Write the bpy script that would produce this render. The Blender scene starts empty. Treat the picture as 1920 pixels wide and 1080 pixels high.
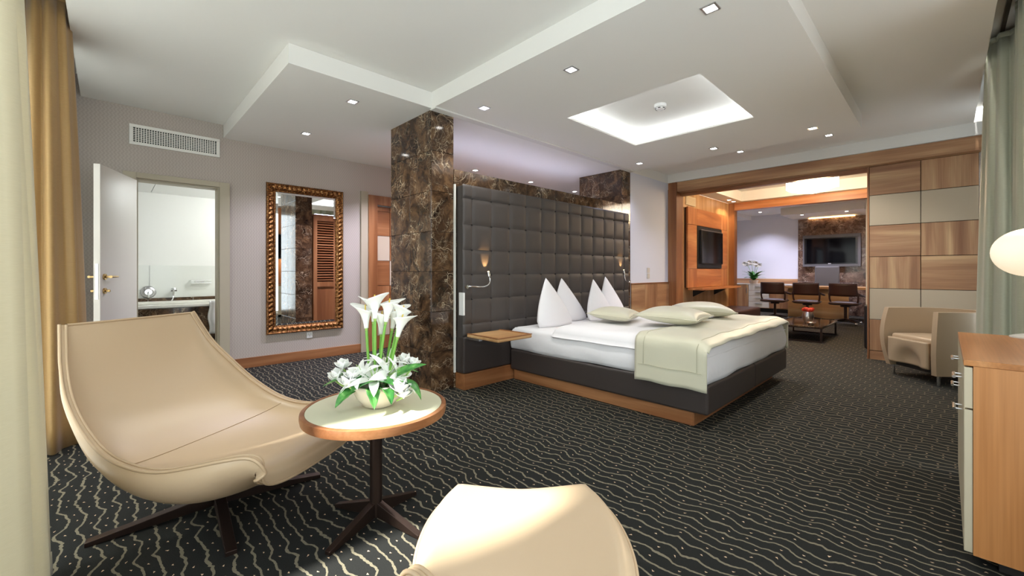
import bpy, bmesh, math, random
from mathutils import Vector, Matrix
random.seed(7)
R = math.radians
scene = bpy.context.scene
C = scene.collection

# ------------------------------------------------------------------ camera, world, sun, exposure
cam_d = bpy.data.cameras.new('camera'); cam = bpy.data.objects.new('camera', cam_d); C.objects.link(cam)
cam_d.sensor_width = 36.0; cam_d.lens = 784.0 / 1920.0 * 36.0
cam_d.shift_y = -(540.0 - 508.0) / 1920.0
cam_d.clip_start = 0.02
cam.location = (0, 0, 1.12); cam.rotation_euler = (R(90), 0, R(46 - 90))
scene.camera = cam
scene.view_settings.view_transform = 'Standard'
scene.view_settings.look = 'None'
scene.view_settings.exposure = 0.3
scene.view_settings.gamma = 1.0
scene.view_settings.use_curve_mapping = False

world = bpy.data.worlds.new('world'); scene.world = world; world.use_nodes = True
bg = world.node_tree.nodes['Background']
bg.inputs[0].default_value = (0.86, 0.93, 1.0, 1); bg.inputs[1].default_value = 3.8

sun_d = bpy.data.lights.new('sun', 'SUN'); sun = bpy.data.objects.new('sun', sun_d); C.objects.link(sun)
sun_d.energy = 15.0; sun_d.angle = R(3.0); sun_d.color = (1.0, 0.97, 0.93)
sun.rotation_euler = Vector((1.0, -0.07, -1.22)).to_track_quat('-Z', 'Y').to_euler()

def portal(name, loc, direction, sx, sy):
    d = bpy.data.lights.new(name, 'AREA'); d.shape = 'RECTANGLE'; d.size = sx; d.size_y = sy
    d.cycles.is_portal = True
    o = bpy.data.objects.new(name, d); C.objects.link(o); o.location = loc
    o.rotation_euler = Vector(direction).to_track_quat('-Z', 'Z').to_euler()
portal('daylight_portal', (-0.66, 2.92, 1.34), (1, 0, 0), 4.06, 2.55)
portal('daylight_portal', (0.75, -0.72, 1.3), (0, 1, 0), 2.3, 2.5)
portal('daylight_portal', (4.8, -0.72, 1.3), (0, 1, 0), 2.8, 2.5)

# ------------------------------------------------------------------ helpers
ORG = {}
class MB:
    def __init__(s): s.v = []; s.f = []
    def quad(s, a, b, c, d):
        n = len(s.v); s.v += [a, b, c, d]; s.f.append((n, n+1, n+2, n+3)); return s
    def box(s, x0, x1, y0, y1, z0, z1):
        n = len(s.v)
        s.v += [(x, y, z) for z in (z0, z1) for y in (y0, y1) for x in (x0, x1)]
        for f in ((0,2,3,1),(4,5,7,6),(0,1,5,4),(2,6,7,3),(0,4,6,2),(1,3,7,5)): s.f.append(tuple(n+i for i in f))
        return s
    def prism(s, poly, z0, z1):
        n = len(s.v); k = len(poly)
        s.v += [(p[0], p[1], z0) for p in poly] + [(p[0], p[1], z1) for p in poly]
        s.f.append(tuple(n+i for i in reversed(range(k)))); s.f.append(tuple(n+k+i for i in range(k)))
        for i in range(k): j = (i+1) % k; s.f.append((n+i, n+j, n+k+j, n+k+i))
        return s
    def tube(s, pts, r, n=8, r2=None, cap=True):
        pts = [Vector(p) for p in pts]; b = len(s.v); m = len(pts); up = Vector((0, 0, 1))
        prev = None
        for i, p in enumerate(pts):
            t = (pts[min(i+1, m-1)] - pts[max(i-1, 0)]).normalized()
            if prev is None:
                a = t.orthogonal().normalized() if abs(t.z) > .95 else t.cross(up).normalized()
            else:
                a = (prev - t * prev.dot(t))
                a = a.normalized() if a.length > 1e-6 else t.orthogonal().normalized()
            prev = a; c = t.cross(a)
            rr = r[i] if isinstance(r, (list, tuple)) else (r if r2 is None else r + (r2-r)*i/(m-1))
            for k in range(n):
                q = 2*math.pi*k/n; s.v.append(tuple(p + a*(math.cos(q)*rr) + c*(math.sin(q)*rr)))
        for i in range(m-1):
            for k in range(n):
                k2 = (k+1) % n; s.f.append((b+i*n+k, b+i*n+k2, b+(i+1)*n+k2, b+(i+1)*n+k))
        if cap:
            s.f.append(tuple(b+k for k in reversed(range(n)))); s.f.append(tuple(b+(m-1)*n+k for k in range(n)))
        return s
    def lathe(s, prof, c=(0,0,0), n=24, sx=1, sy=1):
        b = len(s.v); m = len(prof)
        for (r, z) in prof:
            for k in range(n):
                q = 2*math.pi*k/n; s.v.append((c[0]+r*sx*math.cos(q), c[1]+r*sy*math.sin(q), c[2]+z))
        for i in range(m-1):
            for k in range(n):
                k2 = (k+1) % n; s.f.append((b+i*n+k, b+i*n+k2, b+(i+1)*n+k2, b+(i+1)*n+k))
        if prof[0][0] > 1e-5: s.f.append(tuple(b+k for k in reversed(range(n))))
        if prof[-1][0] > 1e-5: s.f.append(tuple(b+(m-1)*n+k for k in range(n)))
        return s
    def grid(s, fn, nu, nv, cu=False, cv=False):
        b = len(s.v)
        for j in range(nv):
            for i in range(nu):
                u = i/(nu if cu else nu-1); v = j/(nv if cv else nv-1)
                s.v.append(tuple(fn(u, v)))
        for j in range(nv if cv else nv-1):
            for i in range(nu if cu else nu-1):
                i2 = (i+1) % nu; j2 = (j+1) % nv
                s.f.append((b+j*nu+i, b+j*nu+i2, b+j2*nu+i2, b+j2*nu+i))
        return s
    def bar(s, a, b, w, h, up=(0,0,1)):
        a = Vector(a); b = Vector(b); t = (b-a).normalized(); up = Vector(up)
        x = t.cross(up).normalized()*(w/2); y = x.cross(t).normalized()*(h/2); n = len(s.v)
        for p in (a, b):
            for q in (-x-y, x-y, x+y, -x+y): s.v.append(tuple(p+q))
        for f in ((0,1,2,3),(7,6,5,4),(0,4,5,1),(1,5,6,2),(2,6,7,3),(3,7,4,0)): s.f.append(tuple(n+i for i in f))
        return s
    def mesh(s, name, org=(0,0,0), smooth=False, bevel=0, seg=2, weld=False, auto=None):
        me = bpy.data.meshes.new(name)
        me.from_pydata([(v[0]-org[0], v[1]-org[1], v[2]-org[2]) for v in s.v], [], s.f)
        bm = bmesh.new(); bm.from_mesh(me)
        if weld: bmesh.ops.remove_doubles(bm, verts=bm.verts, dist=1e-5)
        bmesh.ops.recalc_face_normals(bm, faces=bm.faces)
        if bevel:
            es = [e for e in bm.edges if len(e.link_faces) == 2 and e.calc_face_angle(0) > R(40)]
            bmesh.ops.bevel(bm, geom=es, offset=bevel, segments=seg, profile=.5, affect='EDGES', clamp_overlap=True)
        bm.to_mesh(me); bm.free()
        if smooth:
            for p in me.polygons: p.use_smooth = True
            if auto: me.set_sharp_from_angle(angle=R(auto))
        return me
    def build(s, name, mat, parent=None, org=None, **kw):
        if parent is not None: o_ = ORG[parent.name]
        else: o_ = org if org is not None else (0, 0, 0)
        me = s.mesh(name, o_, **kw)
        o = bpy.data.objects.new(name, me); C.objects.link(o)
        if mat is not None: me.materials.append(mat)
        if parent is not None: o.parent = parent
        else: o.location = o_
        ORG[o.name] = tuple(o_)
        return o
def box(x0, x1, y0, y1, z0, z1): return MB().box(x0, x1, y0, y1, z0, z1)
def tag(o, label, cat=None, group=None, kind=None):
    o['label'] = label
    if cat: o['category'] = cat
    if group: o['group'] = group
    if kind: o['kind'] = kind
    return o
def thing(name, label, cat, loc=(0,0,0), group=None, kind=None):
    o = bpy.data.objects.new(name, None); C.objects.link(o); o.location = loc; o.empty_display_size = .1
    ORG[o.name] = tuple(loc); tag(o, label, cat, group, kind); return o
def piece(mesh, name, parent, loc, scale=(1,1,1), rot=(0,0,0)):
    o = bpy.data.objects.new(name, mesh); C.objects.link(o); o.parent = parent
    o.location = loc; o.scale = scale; o.rotation_euler = rot; ORG[o.name] = ORG[parent.name]; return o
def dup(root, loc, rz, label=None, group=None):
    r = root.copy(); C.objects.link(r); r.location = loc; r.rotation_euler = (0, 0, rz)
    if label: r['label'] = label
    if group: r['group'] = group
    for ch in list(root.children):
        c = ch.copy(); C.objects.link(c); c.parent = r
        for g in list(ch.children):
            d = g.copy(); C.objects.link(d); d.parent = c
    return r
def solid(o, t, off=0):
    m = o.modifiers.new('solidify', 'SOLIDIFY'); m.thickness = t; m.offset = off; return o
def subsurf(o, n=1):
    m = o.modifiers.new('subdivision', 'SUBSURF'); m.levels = n; m.render_levels = n; return o
def spot(parent, loc, power, col, size=110, blend=.8, radius=.03, direction=(0,0,-1)):
    d = bpy.data.lights.new('lamp_light', 'SPOT'); d.energy = power; d.color = col; d.spot_size = R(size); d.spot_blend = blend
    d.shadow_soft_size = radius
    o = bpy.data.objects.new('lamp_light', d); C.objects.link(o); o.parent = parent
    og = ORG[parent.name]; o.location = (loc[0]-og[0], loc[1]-og[1], loc[2]-og[2])
    o.rotation_euler = Vector(direction).to_track_quat('-Z', 'Y').to_euler(); return o
def point(parent, loc, power, col, radius=.1):
    d = bpy.data.lights.new('lamp_light', 'POINT'); d.energy = power; d.color = col; d.shadow_soft_size = radius
    o = bpy.data.objects.new('lamp_light', d); C.objects.link(o); o.parent = parent
    og = ORG[parent.name]; o.location = (loc[0]-og[0], loc[1]-og[1], loc[2]-og[2]); return o

# ------------------------------------------------------------------ materials
def lin(r, g, b):
    f = lambda c: (c/255/12.92) if c/255 <= .04045 else ((c/255+.055)/1.055)**2.4
    return (f(r), f(g), f(b), 1)
class N:
    """tiny node-graph helper"""
    def __init__(s, name):
        s.m = bpy.data.materials.new(name); s.m.use_nodes = True; s.t = s.m.node_tree
        s.p = s.t.nodes['Principled BSDF']; s.out = s.t.nodes['Material Output']
    def n(s, typ, **kw):
        x = s.t.nodes.new(typ)
        for k, v in kw.items(): setattr(x, k, v)
        return x
    def l(s, a, b): s.t.links.new(a, b)
    def math(s, op, a, b=None, c=None):
        x = s.n('ShaderNodeMath', operation=op)
        for i, q in enumerate((a, b, c)):
            if q is None: continue
            if isinstance(q, (int, float)): x.inputs[i].default_value = q
            else: s.l(q, x.inputs[i])
        return x.outputs[0]
    def coord(s, scale=(1,1,1), rnd=True, rot=(0,0,0), kind='Object'):
        tc = s.n('ShaderNodeTexCoord'); src = tc.outputs[kind]
        if rnd:
            oi = s.n('ShaderNodeObjectInfo'); mu = s.math('MULTIPLY', oi.outputs['Random'], 37.0)
            cx = s.n('ShaderNodeCombineXYZ')
            for i in range(3): s.l(mu, cx.inputs[i])
            ad = s.n('ShaderNodeVectorMath', operation='ADD'); s.l(src, ad.inputs[0]); s.l(cx.outputs[0], ad.inputs[1]); src = ad.outputs[0]
        mp = s.n('ShaderNodeMapping'); mp.inputs['Scale'].default_value = scale; mp.inputs['Rotation'].default_value = rot
        s.l(src, mp.inputs[0]); return mp.outputs[0]
    def noise(s, vec, scale, detail=3, rough=.5, dist=0):
        x = s.n('ShaderNodeTexNoise'); x.inputs['Scale'].default_value = scale; x.inputs['Detail'].default_value = detail
        x.inputs['Roughness'].default_value = rough; x.inputs['Distortion'].default_value = dist
        if vec is not None: s.l(vec, x.inputs['Vector'])
        return x.outputs['Fac']
    def ramp(s, fac, stops):
        x = s.n('ShaderNodeValToRGB'); e = x.color_ramp.elements
        while len(e) < len(stops): e.new(.5)
        for i, (p, c) in enumerate(stops): e[i].position = p; e[i].color = c
        s.l(fac, x.inputs[0]); return x.outputs[0]
    def mix(s, fac, a, b, blend='MIX'):
        x = s.n('ShaderNodeMix', data_type='RGBA', blend_type=blend)
        if isinstance(fac, (int, float)): x.inputs[0].default_value = fac
        else: s.l(fac, x.inputs[0])
        for i, q in ((6, a), (7, b)):
            if isinstance(q, tuple): x.inputs[i].default_value = q
            else: s.l(q, x.inputs[i])
        return x.outputs[2]
    def set(s, col=None, rough=None, metal=None, **kw):
        if col is not None:
            if isinstance(col, tuple): s.p.inputs['Base Color'].default_value = col
            else: s.l(col, s.p.inputs['Base Color'])
        if rough is not None:
            if isinstance(rough, (int, float)): s.p.inputs['Roughness'].default_value = rough
            else: s.l(rough, s.p.inputs['Roughness'])
        if metal is not None: s.p.inputs['Metallic'].default_value = metal
        for k, v in kw.items(): s.p.inputs[k.replace('_', ' ')].default_value = v
        return s
    def bump(s, h, strength=.2, dist=.01):
        x = s.n('ShaderNodeBump'); x.inputs['Strength'].default_value = strength; x.inputs['Distance'].default_value = dist
        s.l(h, x.inputs['Height']); s.l(x.outputs[0], s.p.inputs['Normal']); return s
def plain(name, col, rough=.5, metal=0, nz=None, **kw):
    m = N(name); m.set(col, rough, metal, **kw)
    if nz: m.bump(m.noise(m.coord((1,1,1), False), nz[0], 4), nz[1], nz[2] if len(nz) > 2 else .005)
    return m.m
def wood(name, dark, mid, light, axis='x', rough=.35, sc=1.0):
    m = N(name)
    s1 = {'x': (.5, 7, 7), 'y': (7, .5, 7), 'z': (7, 7, .5)}[axis]; s2 = {'x': (3, 140, 140), 'y': (140, 3, 140), 'z': (140, 140, 3)}[axis]
    a = m.noise(m.coord(tuple(k*sc for k in s1)), 1, 3, .55, .5); b = m.noise(m.coord(tuple(k*sc for k in s2)), 1, 2)
    c1 = m.ramp(a, [(.28, dark), (.5, mid), (.72, light)])
    c2 = m.ramp(b, [(.3, (.72,.68,.62,1)), (.65, (1,1,1,1))])
    m.set(m.mix(.55, c1, c2, 'MULTIPLY'), rough); m.bump(b, .05, .002); return m.m
def woods(name, d, mi, l, **kw): return {a: wood(name + '_' + a, d, mi, l, a, **kw) for a in 'xyz'}
cherry = woods('cherry_wood', lin(120,72,42), lin(150,98,60), lin(182,128,86))
walnut = woods('striped_walnut_veneer', lin(142,98,68), lin(174,130,94), lin(214,178,134))
orange = woods('orange_veneer', lin(164,98,54), lin(192,124,74), lin(222,162,108))
pale = woods('pale_veneer', lin(178,132,84), lin(204,160,110), lin(226,190,142))
side_wood = woods('sideboard_veneer', lin(168,108,58), lin(192,130,76), lin(208,150,98), sc=.7)
def marble_mat(name, dark, mid, light, vein, rough=.09):
    m = N(name); v = m.coord((1,1,1))
    d = m.n('ShaderNodeTexNoise'); d.inputs['Scale'].default_value = 3.5; d.inputs['Detail'].default_value = 5; m.l(v, d.inputs['Vector'])
    mx = m.n('ShaderNodeVectorMath', operation='MULTIPLY_ADD'); m.l(d.outputs['Color'], mx.inputs[0]); mx.inputs[1].default_value = (.55,.55,.55); m.l(v, mx.inputs[2])
    def vor(scale):
        x = m.n('ShaderNodeTexVoronoi', feature='DISTANCE_TO_EDGE'); x.inputs['Scale'].default_value = scale; m.l(mx.outputs[0], x.inputs['Vector']); return x.outputs['Distance']
    base = m.ramp(m.noise(mx.outputs[0], 7, 8, .65), [(.33, dark), (.5, mid), (.68, light)])
    mask = m.ramp(m.noise(v, 4.5, 3), [(.45, (0,0,0,1)), (.62, (1,1,1,1))])
    v1 = m.ramp(vor(5), [(0, (1,1,1,1)), (.022, (0,0,0,1))]); v2 = m.ramp(vor(17), [(0, (1,1,1,1)), (.05, (0,0,0,1))])
    f = m.mix(1, m.mix(.42, (0,0,0,1), v2), v1, 'LIGHTEN'); f = m.mix(1, f, mask, 'MULTIPLY')
    m.set(m.mix(f, base, vein), rough, Specular_IOR_Level=.5); return m.m
marble = marble_mat('brown_marble', lin(34,24,18), lin(74,54,38), lin(118,90,62), lin(205,185,155))
marble2 = marble_mat('speckled_marble', lin(58,42,36), lin(110,86,72), lin(150,124,106), lin(215,198,178))
white_paint = plain('white_paint', lin(226,224,218), .75)
cool_paint = plain('cool_white_paint', lin(218,220,230), .75)
ceil_paint = plain('ceiling_paint', lin(238,236,230), .8)
def wallpaper_mat():
    m = N('taupe_wallpaper'); v = m.coord((1,1,1), False)
    sep = m.n('ShaderNodeSeparateXYZ'); m.l(v, sep.inputs[0])
    a = m.math('SINE', m.math('ADD', m.math('MULTIPLY', sep.outputs[0], 230), m.math('MULTIPLY', m.math('SINE', m.math('MULTIPLY', sep.outputs[2], 150)), 1.6)))
    a = m.math('MULTIPLY_ADD', a, .5, .5)
    m.set(m.mix(a, lin(176,165,155), lin(186,176,166)), .55); m.bump(a, .08, .001); return m.m
wallpaper = wallpaper_mat()
def carpet_mat():
    m = N('wavy_line_carpet'); v = m.coord((1,1,1), False)
    sep = m.n('ShaderNodeSeparateXYZ'); m.l(v, sep.inputs[0]); x, y = sep.outputs[0], sep.outputs[1]
    w1 = m.noise(m.coord((3.6, 7.2, 1), False), 1, 1.5); w2 = m.noise(m.coord((9, 45, 1), False), 1, 1)
    off = m.math('MULTIPLY', m.math('SUBTRACT', w1, .5), .115); off = m.math('ADD', off, m.math('MULTIPLY', m.math('SUBTRACT', w2, .5), .014))
    u = m.math('DIVIDE', m.math('ADD', x, off), .062)
    fr = m.math('FRACT', u); lane = m.math('FLOOR', u)
    dl = m.math('ABSOLUTE', m.math('SUBTRACT', fr, .5))
    line = m.math('LESS_THAN', dl, .075)
    yy = m.math('ADD', m.math('DIVIDE', y, .19), m.math('MULTIPLY', lane, .37)); fy = m.math('ABSOLUTE', m.math('SUBTRACT', m.math('FRACT', yy), .5))
    fx = m.math('SUBTRACT', .5, dl)
    fx = m.math('MULTIPLY', fx, .062); fy = m.math('MULTIPLY', fy, .19)
    dot = m.math('LESS_THAN', m.math('ADD', fx, fy), .0062)
    fuzz = m.noise(m.coord((1,1,1), False), 420, 2)
    base = m.ramp(fuzz, [(.3, lin(24,25,24)), (.7, lin(44,44,42))])
    lc = m.ramp(fuzz, [(.3, lin(98,92,76)), (.7, lin(140,132,112))])
    col = m.mix(line, base, lc); col = m.mix(dot, col, lin(226,196,160))
    m.set(col, .95, Specular_IOR_Level=.15); m.bump(fuzz, .25, .003); return m.m
carpet = carpet_mat()
cream = plain('cream_leather', lin(193,168,137), .36, 0, (260, .05, .002))
piping_mat = plain('cream_leather_piping', lin(186,160,128), .4)
brown_leather = plain('dark_brown_leather', lin(70,64,61), .5, 0, (220, .06, .002))
base_leather = plain('espresso_leather', lin(58,50,47), .45, 0, (220, .06, .002))
seam_dark = plain('seam_shadow_brown', lin(34,28,26), .6)
chair_brown = plain('chocolate_leather', lin(62,36,28), .45, 0, (200, .05, .002))
black_leather = plain('black_leather', lin(26,25,26), .4)
chrome = plain('chrome', (.82,.83,.85,1), .12, 1)
steel = plain('brushed_steel', (.6,.6,.62,1), .3, 1)
brass = plain('brushed_brass', lin(190,160,110), .25, 1)
bronze = plain('bronze_metal', lin(62,48,42), .38, .75)
black_gloss = plain('black_screen_glass', (.004,.004,.005,1), .06, Specular_IOR_Level=.22)
black_plastic = plain('black_plastic', (.012,.012,.013,1), .4)
grey_lacquer = plain('grey_lacquer', lin(96,96,98), .4)
sheet = plain('white_cotton', lin(236,234,236), .85, 0, (9, .18, .02), Sheen_Weight=.1)
satin = plain('champagne_satin', lin(206,202,178), .42, 0, (14, .12, .01), Sheen_Weight=.3)
towel_mat = plain('white_terry', lin(240,240,240), .95, 0, (300, .4, .004))
white_gloss = plain('white_lacquer', lin(236,234,226), .3)
door_white = plain('door_lacquer', lin(226,220,212), .4)
olive_trim = plain('beige_door_frame', lin(178,168,146), .45)
beige_fabric = plain('beige_fabric_panel', lin(190,174,150), .9, 0, (500, .2, .002))
def curtain_mat(name, a, b, tr=.25):
    m = N(name); n1 = m.noise(m.coord((1,1,60), False), 40, 2)
    m.set(m.ramp(n1, [(.35, a), (.65, b)]), .5, Sheen_Weight=.25)
    t = m.n('ShaderNodeBsdfTranslucent'); t.inputs[0].default_value = b
    x = m.n('ShaderNodeMixShader'); x.inputs[0].default_value = tr
    m.l(m.p.outputs[0], x.inputs[1]); m.l(t.outputs[0], x.inputs[2]); m.l(x.outputs[0], m.out.inputs[0]); return m.m
gold_curtain = curtain_mat('gold_taffeta', lin(176,140,86), lin(196,160,104), .2)
pale_curtain = curtain_mat('cream_taffeta', lin(206,198,170), lin(216,208,182), .2)
green_curtain = curtain_mat('sage_taffeta', lin(184,186,164), lin(200,202,180), .15)
def voile_mat():
    m = N('white_voile'); m.set(lin(240,240,236), .8)
    t = m.n('ShaderNodeBsdfTranslucent'); t.inputs[0].default_value = (.9,.9,.88,1); tr = m.n('ShaderNodeBsdfTransparent')
    x = m.n('ShaderNodeMixShader'); x.inputs[0].default_value = .42; m.l(m.p.outputs[0], x.inputs[1]); m.l(t.outputs[0], x.inputs[2])
    y = m.n('ShaderNodeMixShader'); y.inputs[0].default_value = .22; m.l(x.outputs[0], y.inputs[1]); m.l(tr.outputs[0], y.inputs[2]); m.l(y.outputs[0], m.out.inputs[0]); return m.m
white_voile = voile_mat()
brown_sheer = curtain_mat('dark_brown_voile', lin(44,32,24), lin(56,42,32), .1)
def gold_mat():
    m = N('antique_gold'); n1 = m.noise(m.coord((1,1,1), False), 60, 4)
    m.set(m.ramp(n1, [(.35, lin(70,42,24)), (.55, lin(146,98,54)), (.78, lin(214,172,116))]), .32, .85); m.bump(n1, .5, .006); return m.m
gold = gold_mat()
mirror_mat = plain('mirror_glass', (.92,.93,.93,1), .01, 1)
def thin_glass(name, tint=(1,1,1,1), gloss=.12):
    m = N(name); t = m.n('ShaderNodeBsdfTransparent'); t.inputs[0].default_value = tint
    g = m.n('ShaderNodeBsdfGlossy'); g.inputs['Roughness'].default_value = .02
    x = m.n('ShaderNodeMixShader'); x.inputs[0].default_value = .06; m.l(t.outputs[0], x.inputs[1]); m.l(g.outputs[0], x.inputs[2]); m.l(x.outputs[0], m.out.inputs[0]); return m.m
glass = thin_glass('window_glass', (.97,.99,.98,1))
def emit(name, col, strength):
    m = N(name); m.set((0.8,.8,.8,1), .5); m.p.inputs['Emission Color'].default_value = col; m.p.inputs['Emission Strength'].default_value = strength; return m.m
lens_mat = emit('downlight_lens', (1,.97,.92,1), 14)
led_white = emit('led_strip_white', (.86,.92,1,1), 9)
led_lavender = emit('led_strip_lavender', (.74,.74,1,1), 13)
led_warm = emit('led_strip_warm', (1,.62,.25,1), 10)
pend_mat = emit('pendant_glass', (1,.86,.66,1), 7)
globe_mat = emit('opal_globe', (1,.80,.52,1), .62)
petal = plain('white_petal', lin(246,246,240), .5, 0, None, Subsurface_Weight=.15, Subsurface_Radius=(.01,.01,.008))
petal_green = plain('petal_base_green', lin(168,205,110), .5)
stem_mat = plain('flower_stem', lin(120,176,70), .45)
def leaf_mat():
    m = N('variegated_leaf'); n1 = m.noise(m.coord((1,1,1)), 22, 3)
    m.set(m.ramp(n1, [(.4, lin(44,110,44)), (.6, lin(92,160,72)), (.78, lin(200,220,160))]), .4); return m.m
leaf = leaf_mat()
leaf_dark = plain('orchid_leaf', lin(50,112,44), .4)
ceramic = plain('cream_ceramic', lin(226,212,194), .25)
table_top = plain('pale_green_laminate', lin(206,204,176), .35)
red_flower = plain('red_blossom', lin(190,52,30), .6)
plastic_white = plain('white_plastic', lin(238,238,236), .35)
louver_gap = plain('louvre_backing', lin(70,40,22), .7)
# ------------------------------------------------------------------ the room shell
def struct(name, mb, mat, label, cat, parent=None, **kw):
    o = mb.build(name, mat, parent, **kw)
    if parent is None: tag(o, label, cat, None, 'structure')
    return o
struct('floor', box(-.75, 13.7, -.85, 8.0, -.12, 0), carpet, 'charcoal carpet with wavy beige lines and small dots', 'floor')

HI, LO = 2.75, 2.603
struct('ceiling', box(-.185, 6.98, -.22, 5.6, HI, 2.95), ceil_paint, 'flat pale upper ceiling above the sitting corner', 'ceiling')
m = MB()
for (hx0, hx1, hy0, hy1, za, zb) in ((3.2, 4.485, 1.28, 2.545, LO, 2.622), (3.09, 4.595, 1.17, 2.655, 2.622, HI-.001)):
    m.box(2.12, hx0, .6, 3.25, za, zb).box(hx1, 5.62, .6, 3.25, za, zb).box(hx0, hx1, .6, hy0, za, zb).box(hx0, hx1, hy1, 3.25, za, zb)
struct('ceiling', m, ceil_paint, 'lowered ceiling raft over the bed with a lit square recess', 'ceiling')
struct('ceiling', MB().box(.925, 2.12, 3.25, 5.598, LO, HI-.002).box(2.12, 8.0, 3.272, 5.598, LO, HI-.002), ceil_paint, 'lowered ceiling over the mirror passage behind the headboard', 'ceiling')
struct('trim_1', box(2.12, 5.62, 3.185, 3.272, LO-.014, LO-.0005), white_paint, 'thin white ceiling batten above the headboard wall', 'trim')
led = thing('cove_light', 'hidden white light strip around the ceiling recess', 'light strip', (3.84, 1.91, 2.623))
for a in ((3.10, 3.125, 1.18, 2.645), (4.56, 4.585, 1.18, 2.645), (3.125, 4.56, 1.18, 1.205), (3.125, 4.56, 2.62, 2.645)):
    box(a[0], a[1], a[2], a[3], 2.6225, 2.634).build('light_strip', led_white, led)
struct('ceiling', box(-.62, -.187, -.68, 5.6, 2.95, 3.05), white_paint, 'deep curtain slot above the gold curtains', 'ceiling')
struct('ceiling', box(-.187, 6.98, -.68, -.222, 2.95, 3.05), white_paint, 'deep curtain slot above the sage curtains', 'ceiling')
struct('trim_2', box(6.83, 6.975, -.59, 3.268, 2.608, HI-.001), white_paint, 'white bulkhead strip above the wooden beam', 'trim')

# window walls
def window(name, ax, c0, c1, z0, z1, pos, label, mull):
    """ax 'x': wall plane x=pos running along y; ax 'y': plane y=pos running along x"""
    def bb(a0, a1, b0, b1, h0, h1): return (b0, b1, a0, a1, h0, h1) if ax == 'x' else (a0, a1, b0, b1, h0, h1)
    t = thing(name, label, 'window', (pos, (c0+c1)/2, z0) if ax == 'x' else ((c0+c1)/2, pos, z0), kind='structure')
    f = MB(); w = .06
    f.box(*bb(c0, c1, pos-.03, pos+.03, z0, z0+w)); f.box(*bb(c0, c1, pos-.03, pos+.03, z1-w, z1))
    f.box(*bb(c0, c0+w, pos-.03, pos+.03, z0+w, z1-w)); f.box(*bb(c1-w, c1, pos-.03, pos+.03, z0+w, z1-w))
    for q in mull: f.box(*bb(q-w/2, q+w/2, pos-.03, pos+.03, z0+w, z1-w))
    f.build('window_frame', white_gloss, t)
    ed = [c0+w/2] + list(mull) + [c1-w/2]
    for a, b in zip(ed[:-1], ed[1:]): box(*bb(a+w/2, b-w/2, pos-.004, pos+.004, z0+w, z1-w)).build('window_pane', glass, t)
ZW = 2.62
m = MB().box(-.75, -.55, -.85, .88, 0, 2.95).box(-.75, -.55, 4.95, 5.75, 0, 2.95).box(-.75, -.55, .88, 4.95, 0, .06).box(-.75, -.55, .88, 4.95, ZW, 2.95)
struct('wall_left', m, wallpaper, 'window wall behind the gold curtains', 'wall')
window('window_1', 'x', .88, 4.95, .06, ZW, -.64, 'wide daylit window behind the gold and cream curtains', (1.9, 2.92, 3.94))
m = MB().box(-.55, -.4, -.8, -.6, 0, 2.95).box(1.9, 3.4, -.8, -.6, 0, 2.95).box(6.2, 13.6, -.8, -.6, 0, 2.95).box(-.4, 1.9, -.8, -.6, 0, .06).box(-.4, 1.9, -.8, -.6, ZW, 2.95).box(3.4, 6.2, -.8, -.6, 0, .06).box(3.4, 6.2, -.8, -.6, ZW, 2.95)
struct('wall_right', m, wallpaper, 'window wall beside the sideboard', 'wall')
window('window_2', 'y', -.4, 1.9, .06, ZW, -.7, 'window beside the near seating corner', (.75,))
window('window_3', 'y', 3.4, 6.2, .06, ZW, -.7, 'window behind the sage curtains', (4.8,))

# mirror wall
m = MB().box(-.55, .2, 5.6, 5.75, 0, 2.75).box(.886, 2.73, 5.6, 5.75, 0, 2.75).box(3.6, 8.0, 5.6, 5.75, 0, 2.75).box(.2, .886, 5.6, 5.75, 2.045, 2.75).box(2.73, 3.6, 5.6, 5.75, 2.05, 2.75)
m.box(-.55, -.185, 5.6, 5.75, 2.75, 2.95)
struct('wall_back', m, wallpaper, 'taupe patterned wallpaper wall with the gilt mirror', 'wall')
struct('baseboard_back', box(.985, 2.6, 5.582, 5.598, 0, .118), cherry['x'], 'cherry wood baseboard under the gilt mirror', 'baseboard', bevel=.003)
struct('wall_passage', box(8.0, 8.12, 3.5, 5.75, 0, 2.75), white_paint, 'white end wall of the passage', 'wall')

# bathroom door
d1 = thing('door_1', 'white bathroom door standing open beside the gold curtain', 'door', (.2, 5.59, 0), kind='structure')
m = MB().box(.10, .2, 5.565, 5.599, 0, 2.1).box(.886, .981, 5.565, 5.599, 0, 2.1).box(.2, .886, 5.565, 5.599, 2.045, 2.1)
m.box(.2, .215, 5.6, 5.75, 0, 2.045).box(.871, .886, 5.6, 5.75, 0, 2.045).box(.215, .871, 5.6, 5.75, 2.03, 2.045)
m.build('door_frame', olive_trim, d1, bevel=.002)
hp = Vector((.205, 5.56)); ep = Vector((-.048, 4.93)); dv = (ep-hp).normalized(); nv = Vector((-dv.y, dv.x)) * -1
th = .045
def lp(s, t, z): q = hp + dv*s + nv*t; return (q.x, q.y, z)
LL = (ep-hp).length
def slab(s0, s1, t0, t1, z0, z1):
    m = MB(); n = 0
    m.v = [lp(s, t, z) for z in (z0, z1) for t in (t0, t1) for s in (s0, s1)]
    for f in ((0,2,3,1),(4,5,7,6),(0,1,5,4),(2,6,7,3),(0,4,6,2),(1,3,7,5)): m.f.append(f)
    return m
lf = slab(0, LL, 0, th, .008, 2.02).build('door_leaf', door_white, d1, bevel=.003)
slab(LL-.001, LL+.003, .012, .032, .88, 1.18).build('lock_plate', steel, lf)
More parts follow.
